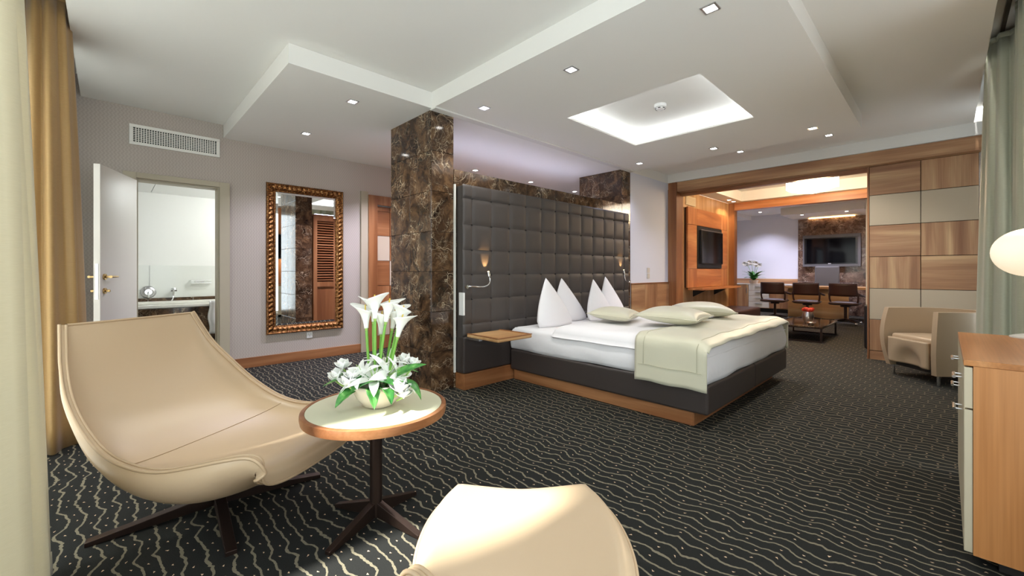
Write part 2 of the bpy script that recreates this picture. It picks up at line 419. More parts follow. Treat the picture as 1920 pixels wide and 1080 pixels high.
for side, t0 in ((-1, 0), (1, th)):
    h = MB(); p0 = Vector(lp(LL-.06, t0, 1.07)); o3 = Vector((nv.x, nv.y, 0))*side; d3 = Vector((dv.x, dv.y, 0))
    h.tube([p0, p0+o3*.012], .026, 14); h.tube([p0, p0+o3*.05], .01, 8); h.tube([p0+o3*.05+d3*.01, p0+o3*.05-d3*.06, p0+o3*.047-d3*.12], [.011, .010, .007], 8)
    h.build('door_handle', brass, lf, smooth=True, auto=40)
    k = MB(); p1 = Vector(lp(LL-.06, t0, .95)); k.tube([p1, p1+o3*.012], .025, 14); k.tube([p1, p1+o3*.04], .011, 8); k.build('lock_knob', brass, lf, smooth=True, auto=40)

# second, panelled door on the mirror wall
d2 = thing('door_2', 'cherry framed door with wood and grey chequered panels behind the marble pillar', 'door', (3.1, 5.6, 0), kind='structure')
MB().box(2.60, 2.73, 5.55, 5.599, 0, 2.18).box(3.6, 3.73, 5.55, 5.599, 0, 2.18).box(2.73, 3.6, 5.55, 5.599, 2.05, 2.18).build('door_frame', cherry['z'], d2, bevel=.003)
box(2.50, 2.599, 5.57, 5.599, 0, 2.22).build('side_trim', olive_trim, d2)
box(2.735, 3.595, 5.62, 5.66, .005, 2.045).build('door_core', seam_dark, d2)
xs = [2.74, 2.94, 3.27, 3.59]; zs = [.01, .2, .555, .91, 1.265, 1.62, 1.97, 2.04]
for i in range(3):
    for j in range(7):
        k = (i + j) % 3
        mt = plastic_white if (k == 1 and j not in (0, 6)) else (cherry['x'] if (i + j) % 2 else cherry['z'])
        if k == 1 and j not in (0, 6): mt = beige_fabric
        box(xs[i]+.003, xs[i+1]-.003, 5.60, 5.62, zs[j]+.003, zs[j+1]-.003).build('door_panel', mt, d2)

# bathroom beyond the open door
bw = plain('bath_white', lin(240,240,236), .35)
struct('wall_bathroom', box(-.6, 2.4, 7.622, 7.75, 0, 2.3), bw, 'white bathroom wall above the bathtub', 'wall')
struct('wall_bathroom_left', box(-.75, -.605, 5.755, 7.75, 0, 2.3), bw, 'left bathroom side wall', 'wall')
struct('wall_bathroom_right', box(2.405, 2.52, 5.755, 7.75, 0, 2.3), bw, 'right bathroom side wall', 'wall')
struct('ceiling', MB().box(-.6, .42, 5.75, 7.62, 2.2, 2.3).box(.426, 1.4, 5.75, 7.62, 2.2, 2.3).box(1.406, 2.4, 5.75, 7.62, 2.2, 2.3), plastic_white, 'white panelled bathroom ceiling', 'ceiling')
bt = plain('bath_tile', lin(228,230,224), .2)
wt = thing('wall_tiling', 'glossy white tiling above the bathtub', 'tiles', (.7, 7.6, .7), kind='structure')
for i in range(3): box(-.58+i*.99, .405+i*.99, 7.605, 7.619, .72, 1.196).build('tile', bt, wt)
tub = thing('bathtub', 'white bathtub set in brown marble seen through the bathroom door', 'bathtub', (.7, 6.7, 0))
for i in range(5): box(-.595+i*.595, -.006+i*.595, 6.70, 6.72, .01, .655).build('marble_slab', marble, tub)
box(-.6, 2.395, 6.72, 7.6, 0, .40).build('tub_body', white_gloss, tub)
MB().box(-.6, 2.395, 6.69, 6.80, .66, .70).box(-.6, 2.395, 7.48, 7.6, .66, .70).box(-.6, -.5, 6.8, 7.48, .66, .70).box(2.3, 2.395, 6.8, 7.48, .66, .70).box(-.6, 2.395, 6.72, 6.78, .40, .66).box(-.6, 2.395, 7.5, 7.6, .40, .66).build('rim', white_gloss, tub, bevel=.008)
for i in range(6): box(-.595+i*.495, -.105+i*.495, 7.585, 7.604, .70, .745).build('marble_border', marble, tub)
mx = thing('bath_mixer', 'round chrome bath mixer on the white tiles', 'tap', (.396, 7.604, .83))
MB().tube([(.396, 7.604, .83), (.396, 7.59, .83), (.396, 7.578, .83), (.396, 7.57, .83), (.396, 7.566, .83)], [.085, .083, .07, .05, .02], 28).build('wall_plate', steel, mx, smooth=True)
MB().tube([(.396, 7.592, .83), (.396, 7.55, .83)], .04, 18).build('valve_body', chrome, mx, smooth=True, auto=40)
MB().tube([(.396, 7.555, .83), (.396, 7.52, .76)], .012, 8).build('lever', chrome, mx, smooth=True)
sh = thing('hand_shower', 'chrome hand shower hanging over the bathtub', 'shower', (.664, 7.6, .82))
MB().tube([(.664, 7.604, .84), (.664, 7.54, .84)], .022, 12).build('holder', chrome, sh, smooth=True, auto=40)
MB().tube([(.664, 7.535, .87), (.664, 7.52, .84)], .035, 14).tube([(.664, 7.53, .85), (.66, 7.54, .78)], .014, 8).build('shower_head', chrome, sh, smooth=True, auto=40)
MB().tube([(.66, 7.54, .78), (.655, 7.545, .73), (.64, 7.53, .705)], .008, 8).build('hose', chrome, sh, smooth=True)
bk = thing('soap_basket', 'chrome wire soap basket on the tiled wall', 'basket', (.97, 7.55, .95))
m = MB()
for z in (.945, .985): m.tube([(.86, 7.604, z), (.86, 7.51, z), (1.09, 7.51, z), (1.09, 7.604, z)], .006, 6)
for i in range(8): x = .88+i*.028; m.tube([(x, 7.604, .945), (x, 7.51, .945)], .003, 5)
m.build('wire_frame', chrome, bk)
box(.90, 1.02, 7.53, 7.58, .951, .975).build('soap_bar', plastic_white, bk, bevel=.01)
tw = MB()
def twf(u, v):
    x = .945 + .16*u + .01*math.sin(v*9); z = .30 + .43*v
    return (x, 6.672 + .012*math.sin(u*14) - .005, z)
tw.grid(twf, 24, 14); tw = tw.build('hand_towel', towel_mat, org=(1.02, 6.672, .30), smooth=True); solid(tw, .012, 0)
tag(tw, 'white towel hanging over the marble bathtub edge', 'towel')

# headboard partition: marble pillars and marble wall, every slab a piece
part = thing('wall_headboard', 'brown marble partition wall between two marble pillars behind the bed', 'wall', (3.75, 3.3, 0), kind='structure')
core = plain('pillar_core', lin(40,30,24), .7)
MB().box(2.14, 2.37, 3.282, 4.02, 0, LO).box(5.392, 5.605, 3.282, 4.02, 0, LO).box(2.38, 5.38, 3.282, 3.42, 0, 2.09).build('wall_core', core, part)
rows = [0, .37, .742, 1.114, 1.486, 1.858, 2.23, LO]
g = .0015
def tiles(bfn, zr):
    for z0, z1 in zip(zr[:-1], zr[1:]): box(*bfn(z0+g, z1-g)).build('marble_tile', marble, part, bevel=.0025, seg=1)
for x0, x1 in ((2.13, 2.38), (5.382, 5.615)):
    tiles(lambda a, b: (x0+g, x1-g, 3.268, 3.281, a, b), rows)
    tiles(lambda a, b: (x0+g, x1-g, 4.021, 4.034, a, b), rows)
    for y0, y1 in ((3.282, 3.65), (3.65, 4.02)):
        tiles(lambda a, b: (x0, x0+.009, y0+g, y1-g, a, b), rows)
        tiles(lambda a, b: (x1-.009, x1, y0+g, y1-g, a, b), rows)
for i in range(6):
    x0 = 2.382 + i*.5
    for z0, z1 in ((0, .742), (.742, 1.486), (1.486, 2.097)): box(x0+g, x0+.5-g, 3.268, 3.281, z0+g, z1-g).build('marble_tile', marble, part, bevel=.0025, seg=1)
    box(x0+g, x0+.5-g, 3.2815, 3.43, 2.0905, 2.097).build('marble_coping', marble, part)
box(2.376, 2.392, 3.25, 3.267, .15, 1.95).build('edge_trim', white_gloss, part)

# white wall between the far pillar and the wooden frame
struct('wall_white', box(5.62, 6.84, 3.27, 3.42, 0, LO-.001), cool_paint, 'white wall beside the headboard', 'wall')
ws = thing('trim_3', 'low cherry wainscot on the white wall right of the bed', 'wainscot', (6.2, 3.26, 0), kind='structure')
for i in range(3): box(5.625+i*.405, 5.625+i*.405+.402, 3.252, 3.269, .01, .915).build('wainscot_panel', walnut['x'] if i % 2 == 0 else walnut['z'], ws, bevel=.002)
box(5.622, 6.842, 3.245, 3.269, .917, .935).build('cap_rail', cherry['x'], ws)
sw = thing('light_switch', 'pair of beige switches on the white wall above the wainscot', 'switch', (6.154, 3.26, 1.06))
for k in range(2): box(6.115, 6.195, 3.26, 3.269, 1.0+k*.09, 1.08+k*.09).build('switch_plate', plain('beige_switch', lin(206,198,186), .4), sw, bevel=.003)

# wooden portal frame to the lounge
fr = thing('trim_4', 'cherry wood portal frame of the wide opening to the lounge', 'door frame', (6.95, 2, 0), kind='structure')
box(6.85, 7.1, 3.125, 3.268, 0, 2.607).build('post', cherry['z'], fr, bevel=.004)
box(6.865, 7.1, -.59, 3.122, 2.445, 2.607).build('beam', walnut['y'], fr, bevel=.003)
box(7.0, 7.1, .69, 3.122, 2.395, 2.443).build('inner_rail', cherry['y'], fr)
box(6.97, 7.12, .672, .69, 0, 2.443).build('inner_post', cherry['z'], fr)
# panelled wall right of the opening
pw = thing('wall_panelled', 'chequered wall of walnut and beige panels behind the tub armchair', 'wall', (7.0, .2, 0), kind='structure')
box(7.0, 7.2, -.262, .670, 0, 2.443).build('wall_core', seam_dark, pw)
box(6.978, 6.999, -.262, .668, 0, .108).build('plinth', walnut['y'], pw)
zr = [.112, .507, .900, 1.30, 1.692, 2.077, 2.443]; yc = [(.204, .668), (-.262, .198)]
lay = [(walnut['z'], walnut['y']), (beige_fabric, beige_fabric), (walnut['z'], walnut['y']), (walnut['y'], walnut['z']), (beige_fabric, beige_fabric), (walnut['y'], walnut['z'])]
for j in range(6):
    for i in range(2): box(6.978, 6.998, yc[i][0], yc[i][1], zr[j]+.003, zr[j+1]-.003).build('wall_panel', lay[j][i], pw, bevel=.002, seg=1)
box(6.99, 7.2, -.6, -.264, 0, 2.75).build('wall_end', wallpaper, pw)

# lounge beyond the opening
struct('ceiling', MB().box(7.1, 9.5, -.6, 3.2, HI, 2.95).box(7.1, 7.25, -.6, 3.2, 2.55, HI-.001).box(7.25, 9.35, 2.9, 3.2, 2.55, HI-.001).box(9.35, 9.5, -.6, 3.2, 2.55, HI-.001), ceil_paint, 'coffered lounge ceiling around the glowing pendant', 'ceiling')
tv_wall = struct('wall_lounge', box(7.1, 9.5, 3.2, 3.4, 0, 2.549), pale['z'], 'pale wood wall behind the lounge television', 'wall')
tp = thing('trim_5', 'wooden portal frame between the lounge and the office', 'door frame', (9.57, 2, 0), kind='structure')
box(9.5, 9.66, 3.085, 3.3, 0, 2.549).build('post', cherry['z'], tp); box(9.5, 9.66, -.6, 3.084, 2.395, 2.549).build('beam', orange['y'], tp)
box(9.49, 9.67, -.6, 3.3, 2.5495, 2.95).build('bulkhead', white_paint, tp)
# office
struct('ceiling', MB().box(9.67, 13.4, -.6, 4.7, 2.7, 2.95).box(9.67, 13.4, 3.9, 4.7, 2.6, 2.699), ceil_paint, 'white office ceiling', 'ceiling')
struct('ceiling', box(12.2, 13.4, 1.25, 2.88, 2.52, 2.699), ceil_paint, 'dropped white ceiling block above the office television', 'ceiling')
struct('wall_office', MB().box(13.4, 13.55, -.6, 4.8, 0, 2.7).box(9.5, 13.4, 4.7, 4.8, 0, 2.7), cool_paint, 'white office walls beyond the lounge', 'wall')
struct('wall_office', box(9.5, 9.6, 3.31, 4.7, 0, 2.7), white_paint, 'white wall at the near left end of the office', 'wall')
struct('baseboard_office', box(13.375, 13.398, 2.76, 4.65, .72, .90), walnut['y'], 'wooden wall strip above the office sideboard', 'trim')
mp_ = thing('wall_office_marble', 'speckled brown marble slab wall behind the office television', 'marble panel', (13.35, 2.05, 0), kind='structure')
for i in range(2):
    for j in range(3): box(13.34, 13.398, 1.335+i*.705, 1.335+i*.705+.703, j*.833+.002, j*.833+.831).build('marble_slab', marble2, mp_)
box(13.30, 13.398, 1.25, 1.33, 0, 2.518).build('wood_edge', cherry['z'], mp_)
box(13.30, 13.338, 1.55, 2.5, 2.492, 2.5).build('light_strip', led_warm, mp_)
struct('wall_office', box(10.5, 13.3, .95, 1.06, 0, 2.699), white_paint, 'office side wall behind the desk end', 'wall')
# ------------------------------------------------------------------ bed
HX0, HX1, HY = 2.40, 5.375, 3.15
hb = thing('headboard', 'tall tufted dark brown leather headboard across the marble wall', 'headboard', (3.88, 3.2, 0))
box(HX0+.01, HX1-.01, HY+.01, 3.266, .15, 1.935).build('back_panel', brown_leather, hb, bevel=.01)
box(HX0, HX1, HY-.012, 3.264, .15, .498).build('lower_panel', base_leather, hb, bevel=.015, seg=3)
box(HX0-.002, HX1, 3.127, 3.264, 0, .148).build('plinth', cherry['x'], hb, bevel=.003)
def pad(u, v):
    a, b = abs(2*u-1), abs(2*v-1)
    q = (1-a**3.2)**.5 * (1-b**3.2)**.5
    cr = math.exp(-((a-1)**2+(b-1)**2)/.03)
    return (u-.5, .002 - .014*q + .006*cr, v-.5)
pm = MB().grid(pad, 11, 11).mesh('tufted_square', smooth=True); pm.materials.append(brown_leather)
gx = [HX0] + [2.51+.2475*k for k in range(12)] + [HX1]; gz = [.50, .615, .850, 1.085, 1.320, 1.560, 1.812, 1.940]
for i in range(len(gx)-1):
    for j in range(len(gz)-1):
        piece(pm, 'tufted_square', hb, ((gx[i]+gx[i+1])/2-3.88, HY-3.2, (gz[j]+gz[j+1])/2), (gx[i+1]-gx[i], 1, gz[j+1]-gz[j]))
bmh = MB().lathe([(0, -.007), (.008, -.005), (.011, 0), (.008, .005), (0, .007)], n=10).mesh('tuft_button', smooth=True); bmh.materials.append(seam_dark)
for x in gx[1:-1]:
    for z in gz[1:-1]: piece(bmh, 'tuft_button', hb, (x-3.88, HY+.001-3.2, z))
box(HX0-.004, HX0+.018, HY-.01, HY+.06, .70, .915).build('control_strip', plastic_white, hb, bevel=.004)

def reading_lamp(base, pts, head, aim, label):
    t = thing('reading_lamp', label, 'lamp', base, 'reading lamps on the headboard')
    MB().tube([(base[0], base[1], base[2]), (base[0], base[1]-.02, base[2])], .018, 14).build('wall_mount', chrome, t, smooth=True, auto=40)
    MB().tube(pts, .0065, 8).build('flexible_arm', chrome, t, smooth=True)
    h0 = Vector(pts[-1]); d = Vector(head).normalized()
    MB().tube([h0-d*.005, h0+d*.045], .012, 12).build('lamp_head', chrome, t, smooth=True, auto=40)
    MB().tube([h0+d*.046, h0+d*.048], .009, 12).build('lens', led_warm, t)
    spot(t, tuple(h0+d*.055), 6, (1, .6, .25), 50, .6, .008, aim)
def arc(p, n=14):
    out = []
    for i in range(n):
        t = i/(n-1); q = [Vector(a) for a in p]
        while len(q) > 1: q = [a.lerp(b, t) for a, b in zip(q[:-1], q[1:])]
        out.append(tuple(q[0]))
    return out
reading_lamp((2.425, HY-.02, .97), arc([(2.425, HY-.03, .97), (2.46, HY-.07, .99), (2.60, HY-.09, .94), (2.70, HY-.09, .97), (2.66, HY-.075, 1.07)]), (0, .25, 1), (0, .55, 1), 'chrome gooseneck reading lamp on the headboard beside the marble pillar')
reading_lamp((5.335, HY-.02, .97), arc([(5.335, HY-.03, .97), (5.30, HY-.07, .96), (5.16, HY-.09, .92), (5.10, HY-.09, .99), (5.13, HY-.075, 1.09)]), (0, .25, 1), (0, .55, 1), 'chrome gooseneck reading lamp at the far end of the headboard')

bed = thing('bed', 'double bed with dark leather base and white mattress', 'bed', (4.0, 2.1, 0))
BX0, BX1, BY0, BY1 = 2.985, 5.06, 1.14, 3.115
MB().box(3.035, 5.01, 1.262, 3.11, 0, .108).build('plinth', cherry['y'], bed, bevel=.003)
box(3.036, 5.009, 1.256, 1.2615, .004, .106).build('plinth_end', cherry['x'], bed)
for a, b in ((BX0, 4.018), (4.026, BX1)): box(a, b, BY0, BY1, .11, .318).build('base_box', base_leather, bed, bevel=.018, seg=3)
def soft_slab(x0, x1, y0, y1, z0, z1, r, wob=0, nx=36, ny=36, seed=1, amp=.004):
    """rounded cushion-like slab with a slightly uneven top"""
    rr = random.Random(seed); ph = [rr.uniform(0, 6.3) for _ in range(8)]
    m = MB(); cx, cy = (x0+x1)/2, (y0+y1)/2; hx, hy = (x1-x0)/2, (y1-y0)/2
    def top(u, v):
        a, b = 2*u-1, 2*v-1
        x, y = cx+a*hx, cy+b*hy
        dx = min(x-x0, x1-x); dy = min(y-y0, y1-y)
        q = lambda d: 0 if d >= r else r - math.sqrt(max(0, r*r-(r-d)**2))
        z = z1 - max(q(dx), q(dy))
        z += amp*(math.sin(x*9+ph[0])*math.sin(y*7+ph[1]) + .6*math.sin(x*17+y*11+ph[2])) * min(1, min(dx, dy)/.1)
        return (x, y, z)
    ks = lambda n: [0] + [r*f/(2*hx) for f in (.05, .2, .5, 1)] + [i/n for i in range(2, n-1)] + [1-r*f/(2*hx) for f in (1, .5, .2, .05)] + [1]
    us = ks(nx); vs = ks(ny); nu, nv = len(us), len(vs)
    b = 0
    for v in vs:
        for u in us: m.v.append(top(u, v))
    for j in range(nv-1):
        for i in range(nu-1): m.f.append((j*nu+i, j*nu+i+1, (j+1)*nu+i+1, (j+1)*nu+i))
    per = [i for i in range(nu)] + [j*nu+nu-1 for j in range(1, nv)] + [(nv-1)*nu+i for i in range(nu-2, -1, -1)] + [j*nu for j in range(nv-2, 0, -1)]
    prev = per
    for k in range(1, 7):
        t = k/6; ring = []
        for idx, pi in enumerate(per):
            x, y, z = m.v[pi]
            nx_ = (-1 if x-x0 < 1e-6 else 1 if x1-x < 1e-6 else 0); ny_ = (-1 if y-y0 < 1e-6 else 1 if y1-y < 1e-6 else 0)
            bul = .012*math.sin(math.pi*min(t*1.0, 1)) + wob*math.sin(x*13+y*15+k*.5)*t
            ring.append(len(m.v)); m.v.append((x+nx_*bul, y+ny_*bul, z + (z0-z)*t + (wob*1.2*math.sin(x*7+y*6) if k == 6 else 0)))
        L = len(per)
        for i in range(L): m.f.append((prev[i], prev[(i+1) % L], ring[(i+1) % L], ring[i]))
        prev = ring
    m.f.append(tuple(prev))
    return m
soft_slab(2.995, 5.05, 1.155, 3.105, .322, .545, .05, .004, amp=.003).build('mattress', sheet, bed, smooth=True)
dv_ = soft_slab(2.985, 5.06, 1.165, 2.55, .50, .615, .10, .006, amp=.009, seed=5).build('duvet', sheet, bed, smooth=True)

# satin throw over the foot of the bed (separate thing lying on the bed)
def throw_fn(u, v):
    # u across the bed (from near hem up, over, down the far side), v along y
    tot = .34 + 2.12 + .30; s = u*tot; y = 1.135 + .545*v
    zt = .622 + .004*math.sin(y*21) ; x0, x1 = 2.972, 5.075; r = .045
    crown = .028*math.exp(-((y-1.45)/.25)**2)
    if s < .34-r:
        z = zt - .34 + s; x = x0 - .008 - .006*math.sin(v*9+1) - .012*(1-s/.34)*abs(math.sin(v*4.2))
    elif s < .34 + r*.57:
        a = (s-(.34-r))/(r*1.57)*math.pi/2; x = x0 + r - r*math.cos(a) - .006; z = zt - r + r*math.sin(a)
    elif s < .34+2.12-r*.57:
        x = x0 + r + (s-.34-r*.57)*( (x1-x0-2*r)/(2.12-r*1.14)); q = (x-x0)/(x1-x0)
        z = zt + crown*math.sin(math.pi*q)**.5 + .005*math.sin(x*8+y*5) + .003*math.sin(x*19)
    elif s < .34+2.12+r:
        a = (s-(.34+2.12-r*.57))/(r*1.57)*math.pi/2; x = x1 - r + r*math.sin(a) + .006; z = zt - r + r*math.cos(a)
    else:
        d = s-(.34+2.12+r); z = zt - r - d; x = x1 + .008 + .006*math.sin(v*9)
    yy = y
    if v < .16 and .3 < s < 2.5:      # front hem sinks over the foot edge
        k = (1 - v/.16); z -= .035*k**1.6; yy -= .012*k
    return (x, yy, z)
th_ = MB().grid(throw_fn, 110, 28).build('bed_throw', satin, org=(4.0, 1.4, .6), smooth=True); solid(th_, .010, 1)
tag(th_, 'champagne satin runner draped over the foot of the bed', 'bed runner')
st = MB()
if True:
    pts = [Vector(throw_fn(.045, .06 + .88*i/24)) + Vector((-.012, 0, 0)) for i in range(25)]
    st.tube(pts, .0022, 5)
    st.tube([Vector(throw_fn(.045 + .9*i/60, .12)) + Vector((0, 0, .011)) if .13 < .045+.9*i/60 < .87 else Vector(throw_fn(.045 + .9*i/60, .12)) + Vector((-.012 if i < 20 else .012, 0, .002)) for i in range(61)], .002, 5)
    st.tube([Vector(throw_fn(.045 + .9*i/60, .86)) + Vector((0, 0, .011)) if .13 < .045+.9*i/60 < .87 else Vector(throw_fn(.045 + .9*i/60, .86)) + Vector((-.012 if i < 20 else .012, 0, .002)) for i in range(61)], .002, 5)
q = st.build('stitching', plain('champagne_stitching', lin(190,186,160), .5), th_)

# folded pillows standing in points against the headboard
def tent(cx, cy, z0, w, d, h, px, rz, seed):
    rr = random.Random(seed); ph = [rr.uniform(0, 6) for _ in range(6)]
    def fn(u, v):
        a = u*2*math.pi; c, s = math.cos(a), math.sin(a)
        k = (1-v)**.88
        k = k*(1 + .10*math.sin(math.pi*v)) if v < 1 else 0
        # lens-shaped section with sharp left and right edges
        ex = math.copysign(abs(c)**.9, c); ey = math.copysign(abs(s)**1.25, s)
        x = ex*w/2*k + px*v; y = ey*d/2*(k**.8)*(1+.10*math.sin(5*v+ph[0])) + .03*v
        z = h*v + .018*math.sin(a*3+ph[1])*(1-v)*min(1, v*5)
        if v < .12: q = v/.12; x *= (.90+.10*q); y *= (.86+.14*q)
        return (x, y, z)
    m = MB().grid(fn, 28, 18, cu=True); m.f.append(tuple(reversed(range(28))))
    cs, sn = math.cos(rz), math.sin(rz)
    m.v = [(cx + x*cs - y*sn, cy + x*sn + y*cs, z0+z) for x, y, z in m.v]
    return m.build('pillow', sheet, org=(cx, cy, z0), smooth=True, weld=True)
for i, (cx, cy, w, h, px, lab) in enumerate(((3.40, 2.85, .62, .50, -.14, 'leftmost white pillow folded to a point, nearest the marble pillar'),
        (3.88, 3.03, .60, .49, -.13, 'second white pointed pillow from the pillar, half behind the leftmost'),
        (4.24, 2.85, .58, .475, -.14, 'third white pointed pillow from the pillar'),
        (4.76, 3.03, .56, .50, -.12, 'rightmost white pointed pillow against the headboard'))):
    p = tent(cx, cy, .548, w, .19, h, px, .06 if i % 2 == 0 else -.04, i)
    tag(p, lab, 'pillow', 'white pointed pillows on the bed')
def cushion(cx, cy, z0, sx, sy, h, rz, tilt, lab, seed):
    rr = random.Random(seed); ph = rr.uniform(0, 6)
    t = thing('cushion', lab, 'cushion', (cx, cy, z0), 'champagne satin cushions on the bed')
    n = 21; m = MB()
    def fn(sgn):
        def f(u, v):
            a, b = 2*u-1, 2*v-1
            pin = 1 - .09*(1-abs(b)**2)*abs(a)**4; pin2 = 1 - .09*(1-abs(a)**2)*abs(b)**4
            q = max(0, (1-abs(a)**2.4))**.55 * max(0, (1-abs(b)**2.4))**.55
            return (a*sx/2*pin, b*sy/2*pin2, sgn*h/2*q*(1+.06*math.sin(4*a+3*b+ph)) + .0)
        return f
    m.grid(fn(1), n, n); m.grid(fn(-1), n, n)
    M_ = Matrix.Rotation(rz, 3, 'Z') @ Matrix.Rotation(tilt, 3, 'X')
    vs = [M_ @ Vector(v) for v in m.v]; zmin = min(v.z for v in vs)
    m.v = [(cx+v.x, cy+v.y, z0+v.z-zmin) for v in vs]
    m.build('cushion_cover', satin, t, smooth=True, weld=True)
    e = MB(); ring = [(-1+2*i/16, -1) for i in range(16)] + [(1, -1+2*i/16) for i in range(16)] + [(1-2*i/16, 1) for i in range(16)] + [(-1, 1-2*i/16) for i in range(17)]
    pts = []
    for a, b in ring:
        pin = 1 - .09*(1-abs(b)**2)*abs(a)**4; pin2 = 1 - .09*(1-abs(a)**2)*abs(b)**4
        v = M_ @ Vector((a*sx/2*pin, b*sy/2*pin2, 0)); pts.append((cx+v.x, cy+v.y, z0+v.z-zmin))
    e.tube(pts, .004, 6, cap=False).build('edge_piping', satin, t, smooth=True)
cushion(3.62, 2.27, .625, .48, .42, .13, R(15), R(4), 'champagne satin cushion lying just before the pointed pillows', 1)
cushion(3.68, 1.70, .648, .56, .54, .145, R(8), R(2), 'champagne satin cushion nearest the viewer in the middle of the bed', 2)
cushion(4.42, 1.74, .648, .54, .54, .145, R(30), R(2), 'champagne satin cushion at the far side of the bed', 3)

# bedside tray shelf
tr = thing('bedside_shelf', 'small wooden tray shelf cantilevered from the headboard beside the bed', 'shelf', (2.62, 2.85, .50))
box(2.405, 2.83, 2.66, 3.10, .50, .532).build('shelf_board', pale['x'], tr, bevel=.012, seg=3)
MB().box(2.405, 2.425, 2.66, 3.10, .5322, .538).box(2.81, 2.83, 2.66, 3.10, .5322, .538).box(2.425, 2.81, 2.66, 2.68, .5322, .538).build('rim', cherry['x'], tr)
MB().box(2.43, 2.47, 2.95, 3.135, .478, .499).box(2.76, 2.80, 2.95, 3.135, .478, .499).build('bracket', steel, tr)

# ------------------------------------------------------------------ lounge chairs
def sampler(pts):
    def f(t):
        n = len(pts)-1; s = t*n; i = min(int(s), n-1); k = s-i
        p0, p1, p2, p3 = pts[max(i-1,0)], pts[i], pts[i+1], pts[min(i+2,n)]
        return [.5*((2*b)+(-a+c)*k+(2*a-5*b+4*c-d)*k*k+(-a+3*b-3*c+d)*k**3) for a, b, c, d in zip(p0, p1, p2, p3)]
    return f
# rows along the shell from back top to the rolled front lip: (centre fwd, centre z, edge fwd, edge z, half width, outer thickness)
ROW = [(-.525,.880,-.515,.882,.280,.018), (-.500,.790,-.475,.795,.302,.022), (-.465,.690,-.425,.705,.327,.028), (-.405,.575,-.335,.600,.362,.035),
       (-.310,.465,-.220,.500,.385,.050), (-.180,.375,-.085,.420,.400,.085), (-.020,.320,.050,.383,.402,.125), (.150,.300,.190,.380,.400,.135),
       (.310,.312,.330,.408,.390,.110), (.420,.338,.445,.436,.375,.075), (.505,.348,.535,.450,.355,.048), (.545,.320,.575,.428,.340,.030), (.542,.272,.572,.380,.330,.025)]
RS = sampler(ROW)
def shell(t_out):
    def f(u, v):
        cf, cz, ef, ez, w, th = RS(v); a = 2*u-1; k = abs(a)**2.3
        p = Vector((cf + (ef-cf)*k, math.copysign(w*math.sin(abs(a)*math.pi/2)**.9, a), cz + (ez-cz)*k))
        return p
    return f
inner = shell(0)
def outer(u, v):
    e = .004
    du = inner(min(u+e, 1), v)-inner(max(u-e, 0), v); dv = inner(u, min(v+e, 1))-inner(u, max(v-e, 0))
    n = du.cross(dv).normalized()
    th = RS(v)[5]; a = abs(2*u-1); t = .022 + (th-.015)*(1-a**2.2)
    return inner(u, v) + n*t
def make_lounge():
    t = thing('lounge_chair', '', 'lounge chair', (0, 0, 0))
    nu, nv = 33, 49; m = MB(); m.grid(inner, nu, nv); m.grid(outer, nu, nv); b = nu*nv
    per = [i for i in range(nu)] + [j*nu+nu-1 for j in range(1, nv)] + [(nv-1)*nu+i for i in range(nu-2, -1, -1)] + [j*nu for j in range(nv-2, 0, -1)]
    for i in range(len(per)): a, c = per[i], per[(i+1) % len(per)]; m.f.append((a, c, b+c, b+a))
    m.build('shell', cream, t, smooth=True, auto=60)
    for k, off in enumerate((0, 1)):
        pts = []
        for i in per:
            j, ii = divmod(i, nu); q = inner(ii/(nu-1), j/(nv-1)) if not off else outer(ii/(nu-1), j/(nv-1))
            pts.append(q)
        pts.append(pts[0]); MB().tube(pts, .006, 6, cap=False).build('piping', piping_mat, t, smooth=True)
    sm = [inner(.03+.94*i/20, .48) + Vector((0,0,.0015)) for i in range(1, 20)]
    MB().tube(sm, .0018, 5).build('seat_seam', piping_mat, t, smooth=True)
    MB().tube([(0,0,.035), (0,0,.20)], .035, 16).tube([(.0,0,.155), (0,0,.19)], .11, 20).build('pedestal', bronze, t, smooth=True, auto=40)
    for k in range(4):
        a = R(57.4 - 4 + 90*k); d = Vector((math.cos(a), math.sin(a), 0))
        l = MB(); s = Vector((-d.y, d.x, 0))
        vs = []
        for q, w, z0, z1 in ((.0, .022, .02, .075), (.45, .020, .0, .018)):
            for sg in (-1, 1): vs += [tuple(d*q + s*w*sg + Vector((0,0,z0))), tuple(d*q + s*w*sg + Vector((0,0,z1)))]
        l.v = vs; l.f = [(0,2,3,1),(4,5,7,6),(0,1,5,4),(2,6,7,3),(0,4,6,2),(1,3,7,5)]
        l.build('foot_spoke', bronze, t, bevel=.002)
    return t
lc = make_lounge()
lc['label'] = 'cream leather lounge chair with high scooped back beside the gold curtain'
lc.location = (.38, 2.40, 0); lc.rotation_euler = (0, 0, R(-57.4)); lc['group'] = 'cream leather lounge chairs'
lc2 = dup(lc, (.045, .350, 0), R(80), 'cream leather lounge chair at the bottom edge, only its arm tip showing', 'cream leather lounge chairs')

